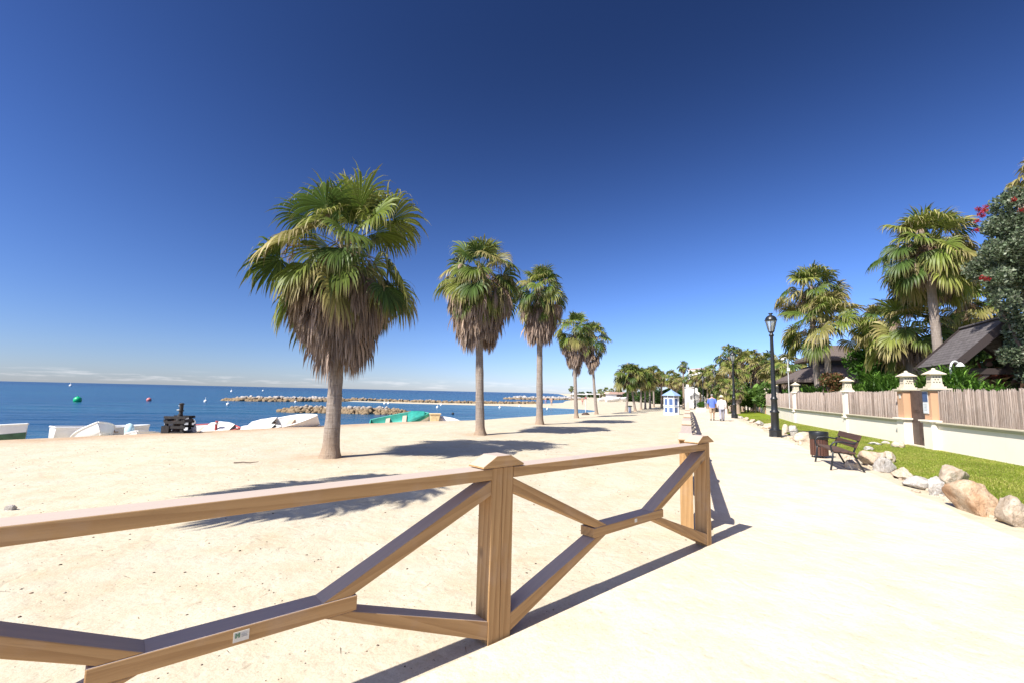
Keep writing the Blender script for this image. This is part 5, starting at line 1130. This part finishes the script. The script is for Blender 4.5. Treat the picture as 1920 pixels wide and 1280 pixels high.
# ---------------------------------------------------------------- boats on the beach crest
def hull_rings(L, B, D, rocker=0.25, sheer=0.35, stern=0.75, n=15, m=11):
    """open hull: rings from stern (x=-L/2) to bow (x=L/2), each from port gunwale round the keel to starboard"""
    R = []
    for i in range(n):
        t = i / (n - 1); x = -L / 2 + L * t
        w = B / 2 * (stern + (1 - stern) * math.sin(min(1, t / 0.5) * math.pi / 2)) if t < 0.5 else B / 2 * max(0.015, 1 - ((t - 0.5) / 0.5) ** 2.3)
        kz = rocker * max(0, (t - 0.62) / 0.38) ** 2.2 * D; gz = D * (1 + sheer * max(0, t - 0.25) ** 1.6); ring = []
        for k in range(m):
            a = math.pi * k / (m - 1); c = math.cos(a); sn = math.sin(a); f = (1 - sn ** 1.6)
            ring.append((x, w * (abs(c) ** 0.55) * (1 if c >= 0 else -1), kz + (gz - kz) * f))
        R.append(ring)
    return R
def boat(label, loc, rz, roll, pitch, L=4.2, B=1.6, D=0.62, mat=None, band=None, name='rowing_boat', cat='boat', inner=None, thwarts=True, group='boats pulled up on the beach', cover=None):
    root = thing(name, label, cat, loc, 0, group); root.rotation_euler = (Matrix.Rotation(rz, 4, 'Z') @ Matrix.Rotation(pitch, 4, 'Y') @ Matrix.Rotation(roll, 4, 'X')).to_euler()
    R = hull_rings(L, B, D); m = len(R[0]); mb = MB(); Q = [[(p[0] * 0.97, p[1] * 0.95, p[2] + 0.03 + (0 if abs(k - (m - 1) / 2) < 4.5 else -0.03)) for k, p in enumerate(r)] for r in R]
    mb.loft(R, True, False, False); mb.loft(Q, True, False, False); mb.add(R[0], [tuple(range(m))]); mb.build('hull', mat or BWHITE, root, fixn=False)
    mb = MB()
    for sd_ in (0, m - 1):
        pts = [Vector(r[sd_]) for r in R]; mb.tube(pts, 0.032, 6)
    mb.tube([R[0][0], R[0][m - 1]], 0.035, 6); mb.build('gunwale', inner or mat or BWHITE, root)
    mb = MB(); mb.tube([(p[m // 2][0], 0, p[m // 2][2] - 0.02) for p in R], 0.03, 6); mb.build('keel', band or mat or BWHITE, root)
    if band:
        mb = MB(); h = len(R); BR_ = [[(p[0], p[1] * 1.012 + (0.004 if p[1] > 0 else -0.004), p[2] - 0.006) for p in r[2:m - 2]] for r in R]; mb.loft(BR_, True, False, False); mb.build('bottom_paint', band, root, fixn=False)
    if thwarts:
        for i in (4, 8): w = abs(R[i][0][1]) * 1.9; mb = MB(); mb.box((R[i][0][0], 0, D * 0.72), (0.24, w, 0.04)); mb.build('thwart', WOOD, root)
    if cover:
        CR = []
        for i in range(cover[0], cover[1]):
            r = R[i]; w = abs(r[0][1]) + 0.04; z = r[0][2] + 0.035; CR.append([(r[0][0], w * math.cos(math.pi * k / 8), z + 0.02 + (0.13 if i % 3 else 0.09) * math.sin(math.pi * (i - cover[0] + 0.3) / (cover[1] - cover[0] - 0.4)) * math.sin(math.pi * k / 8) * (w / B) * 2 + 0.02 * mnoise.noise(Vector((i * 1.3, k * 1.7, L))) - (0.16 if k in (0, 8) else 0)) for k in range(9)])
        mb = MB(); mb.loft(CR, True, False, False); mb.build('tarpaulin', cover[2], root, fixn=False)
    return root
def crest(px, Y): p = at_depth(px, 800, Y); return Vector((p.x, Y, tz(p.x, Y)))
def bow_at(px, Y, rz, L): p = at_depth(px, 800, Y); c = Vector((p.x - math.cos(rz) * L / 2, Y - math.sin(rz) * L / 2, 0)); c.z = tz(c.x, c.y); return c
q = bow_at(50, 17.4, 0.10, 4.2); boat('white boat with dark green bottom and raised bow at the left edge', q + Vector((0, 0, 0.15)), 0.10, -0.10, -0.05, 4.2, 1.7, 0.72, BWHITE, GREENH)
q = bow_at(97, 18.4, 1.0 + math.pi, 3.2); boat('white dinghy showing its flat square transom, second boat from the left', q + Vector((0, 0, 0.22)), 1.0, 0.0, 0.06, 3.2, 1.1, 0.56, BWHITE)
q = bow_at(192, 17.6, -0.75, 2.9); boat('white boat with a tall pointed bow towards the path, third boat from the left', q + Vector((0, 0, 0.10)), -0.75, 0.22, -0.30, 2.9, 1.3, 0.46, BWHITE)
q = bow_at(259, 17.6, -1.05, 2.6); boat('low white boat bow beside the dark winch with a pale blue cover', q + Vector((0, 0, 0.02)), -1.05, 0.05, -0.12, 2.6, 1.1, 0.38, BWHITE)
q = crest(243, 18.6); cv = thing('covered_outboard', 'small pale blue covered outboard motor behind the low white bow', 'outboard motor', (q.x, 18.6, q.z + 0.05)); mb = MB(); mb.lathe([(0.10, 0.35), (0.16, 0.42), (0.17, 0.62), (0.12, 0.78), (0.02, 0.82)], 12, sy=0.8); mb.build('cover', PALEBLUE, cv); mb = MB(); mb.tube([(0, 0, -0.1), (0, 0, 0.4)], 0.05, 8); mb.build('shaft', RUST, cv)
q = crest(360, 16.6); boat('small dark grey boat leaning against the right side of the winch', (q.x, 16.4, q.z - 0.06), -0.5, 0.6, 0.25, 1.4, 0.7, 0.40, BGREY, None, thwarts=False)
q = crest(402, 17.4); boat('low faded red and white dinghy half hidden in the sand, right of the winch', (q.x, 17.4, q.z - 0.16), 0.15, 0.35, 0.0, 1.9, 0.9, 0.28, BWHITE, None, inner=REDP, cover=(5, 13, TARPW))
q = crest(405, 17.0); pst = thing('mooring_post', 'short reddish post sticking up beside the red and white dinghy', 'post', (q.x, 17.0, q.z)); mb = MB(); mb.tube([(0, 0, -0.1), (0.0, 0, 0.22), (0.02, 0, 0.36)], [0.05, 0.045, 0.05], 8); mb.build('stake', REDP, pst); mb = MB(); mb.lathe([(0.07, 0.24), (0.075, 0.27), (0.07, 0.30)], 10); mb.build('rope_ring', TARPW, pst)
q = crest(548, 19.5); boat('long white boat with its bow raised high, nearest the first palm trunk', (q.x - 0.30, 19.6, q.z - 0.22), 0.04, 0.42, -0.16, 2.9, 1.0, 0.46, BWHITE, None, cover=(0, 6, TARPW))
q = crest(486, 19.2); boat('crumpled white covered boat between the dinghy and the long white boat', (q.x - 0.05, 19.0, q.z - 0.32), 0.06, 0.30, -0.12, 2.3, 0.95, 0.36, BWHITE, None, thwarts=False, cover=(0, 13, TARPW))
q = crest(752, 27.0); boat('green wooden boat under a dark green tarpaulin by the water', (q.x, 27.0, q.z + 0.14), 0.10, 0.50, -0.17, 3.4, 1.15, 0.46, TEAL, BWHITE, inner=TEAL, cover=(9, 14, TARPG))
q = crest(813, 27.0); tub = thing('fish_tub', 'tan tapered tub standing beside the green boat bow', 'tub', (q.x, 27.0, q.z + 0.06), 0.2); mb = MB(); mb.box((0, 0, 0.30), (0.42, 0.5, 0.62))
for k, v in enumerate(mb.v):
    if v[2] > 0.3: mb.v[k] = (v[0] * 1.45 + 0.06, v[1] * 1.3, v[2])
mb.build('body', TANBOX, tub, bevel=0.02); mb = MB(); mb.box((0.06, 0, 0.62), (0.68, 0.72, 0.04)); mb.build('rim', TANBOX, tub, bevel=0.01)
q = crest(838, 27.5); boat('small white upturned dinghy right of the tan tub', (q.x, 27.5, q.z + 0.40), 0.0, math.pi, 0.14, 1.5, 0.8, 0.34, BWHITE, None, thwarts=False)
# the old boat winch
q = crest(326, 15.4); win = thing('boat_winch', 'dark weathered boat winch with timber frame and upright drum on the beach crest', 'winch', (q.x, 15.6, q.z - 0.09), 0.12); win.scale = (0.68, 0.75, 0.80)
mb = MB()
for sx in (-0.36, 0.36):
    for sy in (-0.3, 0.3): mb = MB(); mb.box((sx, sy, 0.34), (0.11, 0.11, 0.90)); mb.build('frame_post', DARKW, win)
for z, w in ((0.12, 0.95), (0.36, 1.02), (0.56, 0.92), (0.76, 0.98)):
    for sy in (-0.36, 0.36): mb = MB(); mb.box((0.02 * (z * 10 % 3), sy, z), (w, 0.06, 0.10)); mb.build('plank', DARKW, win)
for sx in (-0.44, 0.44): mb = MB(); mb.box((sx, 0, 0.62), (0.06, 0.74, 0.12)); mb.build('cross_plank', DARKW, win)
mb = MB(); mb.lathe([(0.30, 0.10), (0.32, 0.16), (0.22, 0.22), (0.20, 0.50), (0.32, 0.56), (0.32, 0.60)], 16); mb.build('drum', RUST, win)
mb = MB(); mb.tube([(0.03, 0, 0.5), (0.03, 0, 0.82), (0.06, 0, 0.9), (0.06, 0, 1.28)], [0.16, 0.13, 0.085, 0.085], 12); mb.lathe([(0.11, 1.0), (0.12, 1.02), (0.11, 1.05)], 12, (0.06, 0, 0)); mb.lathe([(0.10, 1.28), (0.12, 1.30), (0.10, 1.33), (0.03, 1.35)], 12, (0.06, 0, 0)); mb.build('spindle', DARKW, win)
mb = MB(); mb.tube([(0.05, 0, 1.06), (-0.13, -0.02, 1.05)], 0.02, 6); mb.tube([(0.05, 0, 1.22), (-0.08, -0.02, 1.23)], 0.014, 6); mb.build('lever', STEEL, win)
mb = MB(); mb.box((0, 0, 0.0), (1.1, 0.9, 0.14)); mb.box((-0.34, -0.32, 0.24), (0.34, 0.2, 0.34)); mb.build('skid_base', DARKW, win)

# ---------------------------------------------------------------- breakwaters, spit rocks, buoys
ROCKT = []
for k in range(7):
    me = rock_mesh('t', 1, 0.85, 0.75, 90 + k, 2, 8); v = np.empty(len(me.vertices) * 3, np.float32); me.vertices.foreach_get('co', v); f = np.array([p.vertices[:] for p in me.polygons]); ROCKT.append((v.reshape(-1, 3), f)); bpy.data.meshes.remove(me)
def rock_pile(name, label, cat, path, width, height, n, size, seed, kind=None):
    rg = np.random.default_rng(seed); path = np.array(path, float); seg = np.linalg.norm(np.diff(path, axis=0), axis=1); cum = np.concatenate([[0], np.cumsum(seg)]); VV = []; FF = []; nb = 0
    mid = path.mean(0)
    for i in range(n):
        t = rg.uniform(0, cum[-1]); c = np.array([np.interp(t, cum, path[:, 0]), np.interp(t, cum, path[:, 1])]); j = min(len(seg) - 1, np.searchsorted(cum, t) - 1 if t > 0 else 0); d = (path[j + 1] - path[j]) / seg[j]; nn = np.array([-d[1], d[0]])
        s = rg.uniform(-1, 1); end = min(1, min(t, cum[-1] - t) / (width * 0.9) + 0.25); c = c + nn * s * width / 2 * end; r = size * rg.uniform(0.55, 1.35); z = SEA_Z + (height * end) * (1 - abs(s) ** 1.5) * rg.uniform(0.55, 1.0) - r * 0.25
        v, f = ROCKT[rg.integers(0, 7)]; a = rg.uniform(0, 6.28); R_ = np.array([[math.cos(a), -math.sin(a), 0], [math.sin(a), math.cos(a), 0], [0, 0, 1]]); P = (v * r * rg.uniform(0.8, 1.25, 3)) @ R_.T + np.array([c[0] - mid[0], c[1] - mid[1], z]); VV.append(P); FF.append(f + nb); nb += len(v)
    o = np_mesh(name, np.concatenate(VV), np.concatenate(FF), GROYNE, smooth=False, loc=(mid[0], mid[1], 0)); return tag(o, label, cat, None, kind)
def sea_pt(px, py):
    d = ray(px, py); t = (SEA_Z - EYE) / d.z; return (d.x * t, d.y * t)
rock_pile('breakwater', 'middle breakwater of brown and white boulders lying in the cove behind the first palm trunk', 'breakwater', [sea_pt(522, 771), sea_pt(600, 772), sea_pt(700, 774.5), sea_pt(772, 775)], 3.6, 0.72, 620, 0.30, 1)
rock_pile('breakwater', 'far left breakwater of boulders that runs into the white sand spit', 'breakwater', [sea_pt(418, 750), sea_pt(500, 751), sea_pt(580, 751.5), sea_pt(655, 751)], 6, 0.85, 640, 0.45, 2)
rock_pile('breakwater', 'long low row of white boulders along the sand spit', 'breakwater', [sea_pt(650, 749), (-22, 107), (-8, 109), (2, 114.5), (8, 122)], 3.5, 0.55, 640, 0.36, 3)
rock_pile('breakwater', 'farthest breakwater of pale rocks, right of the third palm trunk', 'breakwater', [sea_pt(948, 747.5), sea_pt(1000, 748), sea_pt(1060, 748.5), sea_pt(1090, 748)], 9, 1.2, 620, 0.75, 4)
def buoy(px, py, r, mat, label, stick=False):
    x, y = sea_pt(px, py); o = thing('buoy', label, 'buoy', (x, y, SEA_Z), 0.4, 'buoys floating in the sea')
    mb = MB(); mb.lathe([(r * math.sin(t), r * 0.55 - r * math.cos(t)) for t in np.linspace(0.05, math.pi - 0.05, 12)], 16); mb.build('float', mat, o)
    mb = MB(); mb.tube([(0, 0, r * 1.4), (0, 0, r * (1.75 if not stick else 3.2))], r * 0.14, 6); mb.build('mast' if stick else 'eye_ring', mat, o)
for px, py, r, m_, lab, st in ((145, 752.5, 0.50, BGREEN, 'bright green ball buoy on the left', False), (279, 751, 0.36, BRED, 'faded red and white ball buoy above the winch', False), (385, 753, 0.26, BWH, 'white buoy left of the far breakwater tip', True), (427, 758.5, 0.22, BWH, 'white buoy in front of the far breakwater tip', True),
    (132, 723.5, 0.9, BWH, 'tiny white buoy far out near the horizon on the left', True), (434, 734, 0.5, BWH, 'small white buoy behind the far breakwater tip', True), (493, 732.5, 0.5, BWH, 'small white buoy behind the middle of the far breakwater', True), (554, 754, 0.20, BWH, 'small white buoy between the two breakwaters, left of the palm trunk', True), (721, 757.0, 0.22, BWH, 'left one of two white buoys close together off the spit', True), (728, 757.0, 0.22, BWH, 'right one of two white buoys close together off the spit', True),
    (820, 764, 0.20, BWH, 'white buoy above the tan tub', True), (827, 759.5, 0.20, BWH, 'white buoy up right of the tan tub', True), (937, 764.5, 0.2, BWH, 'white buoy right of the second palm trunk', True), (974, 761.5, 0.2, BWH, 'white buoy left of the third palm trunk', True), (1026, 767, 0.17, BWH, 'white buoy right of the third palm trunk', True), (849, 776, 0.16, DARKW, 'small dark buoy above the upturned white dinghy', False)):
    buoy(px, py, r, m_, lab, st)

# ---------------------------------------------------------------- the far beach
def tiny_person(px, py, col, label):
    p = hit(px, py, 300); o = thing('person', label, 'person', p); J = [(0, 0, .92), (0, 0, 1.2), (0, 0, 1.42), (0, 0, 1.62), (.09, 0, .85), (.11, .1, .45), (.11, .05, .03), (-.09, 0, .85), (-.11, -.1, .45), (-.11, -.15, .03), (.2, 0, 1.38), (.26, .05, 1.1), (.24, .1, .85), (-.2, 0, 1.38), (-.26, 0, 1.1), (-.24, .1, .85)]
    skinned('body', J, [(0, 1), (1, 2), (2, 3), (0, 4), (4, 5), (5, 6), (0, 7), (7, 8), (8, 9), (2, 10), (10, 11), (11, 12), (2, 13), (13, 14), (14, 15)], [.13, .13, .12, .10, .09, .06, .04, .09, .06, .04, .06, .05, .04, .06, .05, .04], SKIN, o)
    mb = MB(); mb.lathe([(.155, .74), (.165, .95), (.135, 1.0)], 10, sy=.8); mb.build('swimwear', col, o); mb = MB(); mb.lathe([(.06, -.04), (.095, .02), (.06, .10), (.01, .11)], 8, (0, -.01, 1.64)); mb.build('hair', HAIRG, o)
tiny_person(1034, 760, SHORTS, 'person on the far cove beach right of the third palm trunk'); tiny_person(1023, 757, SHIRTB, 'person farther left on the spit beside the third palm trunk'); tiny_person(1092, 758.5, REDP, 'person on the far beach between the fourth and fifth palms')
hp = at_depth(1156, 748, 175); hut = thing('beach_bar', 'dark roofed beach hut on the far sand left of the short palms', 'hut', (hp.x, 175, tz(hp.x, 175)), 0.1)
mb = MB(); mb.box((0, 0, 1.3), (7.0, 5.0, 2.7)); mb.build('wall', BWHITE, hut); mb = MB(); mb.prism([(-4.2, 2.6), (4.2, 2.6), (3.4, 3.4), (-3.4, 3.4)], (0, -3, 0), (1, 0, 0), (0, 0, 1), (0, 1, 0), 6); mb.build('roof', BPINK, hut); mb = MB(); mb.box((1.2, -2.52, 1.7), (4.0, 0.1, 1.2)); mb.build('opening', RUST, hut)
for i, (px, Y, rz, lab) in enumerate(((1150, 150, 0.3, 'white boat on the far sand before the beach hut'), (1162, 158, -0.2, 'white boat tilted on the far sand right of the beach hut'), (1136, 165, 0.1, 'low white boat on the far sand left of the beach hut'))):
    p = at_depth(px, 750, Y); boat(lab, (p.x, Y, tz(p.x, Y) + 0.2), rz, 0.2, -0.12, 5.5, 1.9, 0.9, BWHITE)
FTG = 'trees along the far coast'
for i, (px, top, Y, w, pal, lab) in enumerate(((1071, 722, 190, 12, 1, 'lone slim palm on the far coast beside the fourth palm trunk'), (1092, 735, 330, 16, 0, 'small rounded tree on the far coast right of the lone slim palm'), (1105, 732, 320, 14, 0, 'far coast tree just left of the fifth palm trunk'), (1126, 727, 260, 16, 1, 'far coast palm left end of a small group'), (1137, 724, 250, 18, 1, 'far coast palm, tallest of a small group behind the hut'), (1147, 726, 240, 16, 1, 'far coast palm right end of a small group behind the hut'), (1118, 735, 300, 18, 0, 'low far coast tree between the fifth palm and the small palm group'), (1160, 728, 230, 22, 0, 'far coast tree above the beach hut roof'), (1083, 739, 420, 22, 0, 'lowest and farthest coast tree near the horizon'))):
    p = at_depth(px, 740, Y); u = F_PX / Y; z = tz(p.x, Y); H = EYE + (hor(px) - top) / u - z
    if pal: bg_palm(p.x, Y, H, w / 2 / u * 1.1, 0.2, lab, FTG, i)
    else: tree(p.x, Y, H, w / 2 / u * 1.2, H * 0.5, lab, 400 + i, DKGRN, 900, 0.9, FTG, 10)
for i, (px, py) in enumerate(((1085, 745), (1110, 746), (1123, 744.5))):
    Y = 230 + i * 15; p = at_depth(px, 745, Y); o = thing('beach_pavilion', ('pale beach awning on the far sand left of the fifth palm trunk', 'pale beach awning on the far sand behind the fifth palm trunk', 'pale beach awning on the far sand right of the fifth palm trunk')[i], 'awning', (p.x, Y, tz(p.x, Y)), 0.2, 'awnings on the far beach')
    mb = MB(); mb.prism([(-4, 2.3), (4, 2.3), (3, 2.9), (-3, 2.9)], (0, -2, 0), (1, 0, 0), (0, 0, 1), (0, 1, 0), 4); mb.build('canopy', TARPW, o)
    for sx in (-3.6, 3.6): mb = MB(); mb.box((sx, -1.8, 1.15), (0.15, 0.15, 2.3)); mb.build('post', STEEL, o)

# ---------------------------------------------------------------- small stuff on the sand
rg = np.random.default_rng(77); n = 5200; py_ = 1.3 + 13 * rg.random(n) ** 1.7; pxx = rg.uniform(-11, 6.5, n); keep = (pxx < np.interp(py_, [P1.y - 6, P1.y, P2.y, P2.y + 20], [P1.x - 6.6, P1.x, P2.x, P2.x + 7.76]) - 0.05); py_, pxx = py_[keep], pxx[keep]; n = len(py_)
v0, f0 = ROCKT[0]
me0 = rock_mesh('t', 1, 0.8, 0.6, 3, 1, 3); v0 = np.array([v.co[:] for v in me0.vertices]); f0 = np.array([p.vertices[:] for p in me0.polygons]); bpy.data.meshes.remove(me0)
sz = 0.004 + 0.011 * rg.random(n) ** 4; P = np.stack([pxx, py_, terrain(pxx, py_)], -1); a = rg.uniform(0, 6.28, n); ca, sa = np.cos(a), np.sin(a); VV = v0[None] * sz[:, None, None]; VX = VV[..., 0] * ca[:, None] - VV[..., 1] * sa[:, None]; VY = VV[..., 0] * sa[:, None] + VV[..., 1] * ca[:, None]
V = np.stack([VX, VY, VV[..., 2]], -1) + P[:, None]; F = f0[None] + (np.arange(n) * len(v0))[:, None, None]
C = np.array([(0.30, 0.24, 0.18), (0.12, 0.09, 0.07), (0.45, 0.38, 0.3), (0.20, 0.13, 0.09)])[rg.integers(0, 4, n)]; pb_ = np_mesh('pebbles', V.reshape(-1, 3), F.reshape(-1, 3), DEAD, None, np.repeat(C, len(v0), 0), True); tag(pb_, kind='stuff')
# dry twigs and grass litter by the fence
n = 900; py_ = 1.5 + 7 * rg.random(n) ** 1.4; pxx = rg.uniform(-5, 4.5, n); keep = pxx < np.interp(py_, [P1.y - 6, P1.y, P2.y, P2.y + 20], [P1.x - 6.6, P1.x, P2.x, P2.x + 7.76]) - 0.1; pxx, py_ = pxx[keep], py_[keep]; n = len(pxx); a = rg.uniform(0, 6.28, n); L = 0.02 + 0.09 * rg.random(n) ** 2; z = terrain(pxx, py_) + 0.004; d = np.stack([np.cos(a), np.sin(a), rg.uniform(-0.02, 0.12, n)], -1); T = np.stack([-np.sin(a), np.cos(a), np.zeros(n)], -1) * 0.0018; O = np.stack([pxx, py_, z], -1); E = O + d * L[:, None]
V = np.stack([O - T, O + T, E + T * .5, E - T * .5], 1); li = np_mesh('dry_litter', V.reshape(-1, 3), np.arange(n * 4).reshape(n, 4), DEAD, None, np.repeat(np.array([(0.22, 0.13, 0.07), (0.32, 0.21, 0.12), (0.12, 0.08, 0.05)])[rg.integers(0, 3, n)], 4, 0)); tag(li, kind='stuff')
q = hit(460, 869); mb = MB(); mb.tube([(-0.24, 0, 0.02), (-0.05, 0.01, 0.035), (0.1, -0.01, 0.03), (0.26, 0.02, 0.05)], [0.014, 0.012, 0.012, 0.007], 7); tag(mb.build('stick', BARK, None, q), 'dry brown stick lying on the sand left of the first palm', 'stick')
q = hit(20, 956); o = link('stone', rock_mesh('stone', 0.075, 0.05, 0.045, 77, 3), ROCKW, None, (q.x, q.y, q.z + 0.02)); tag(o, 'small white stone on the sand above the rail at the left edge', 'stone')
# rubble between the border rocks
n = 420; yy = 5.5 + 24 * rg.random(n) ** 1.3; xx = edge_y(ROCK_EDGE, yy) + rg.normal(0.0, 0.16, n); szz = 0.02 + 0.06 * rg.random(n) ** 2.5; me0 = rock_mesh('t', 1, 0.8, 0.7, 5, 2, 8); v0 = np.array([v.co[:] for v in me0.vertices]); f0 = np.array([p.vertices[:] for p in me0.polygons]); bpy.data.meshes.remove(me0)
a = rg.uniform(0, 6.28, n); ca, sa = np.cos(a), np.sin(a); VV = v0[None] * szz[:, None, None]; V = np.stack([VV[..., 0] * ca[:, None] - VV[..., 1] * sa[:, None], VV[..., 0] * sa[:, None] + VV[..., 1] * ca[:, None], VV[..., 2]], -1) + np.stack([xx, yy, terrain(xx, yy) + szz * 0.3], -1)[:, None]
rb_ = np_mesh('rubble', V.reshape(-1, 3), (f0[None] + (np.arange(n) * len(v0))[:, None, None]).reshape(-1, 3), ROCK); tag(rb_, kind='stuff')
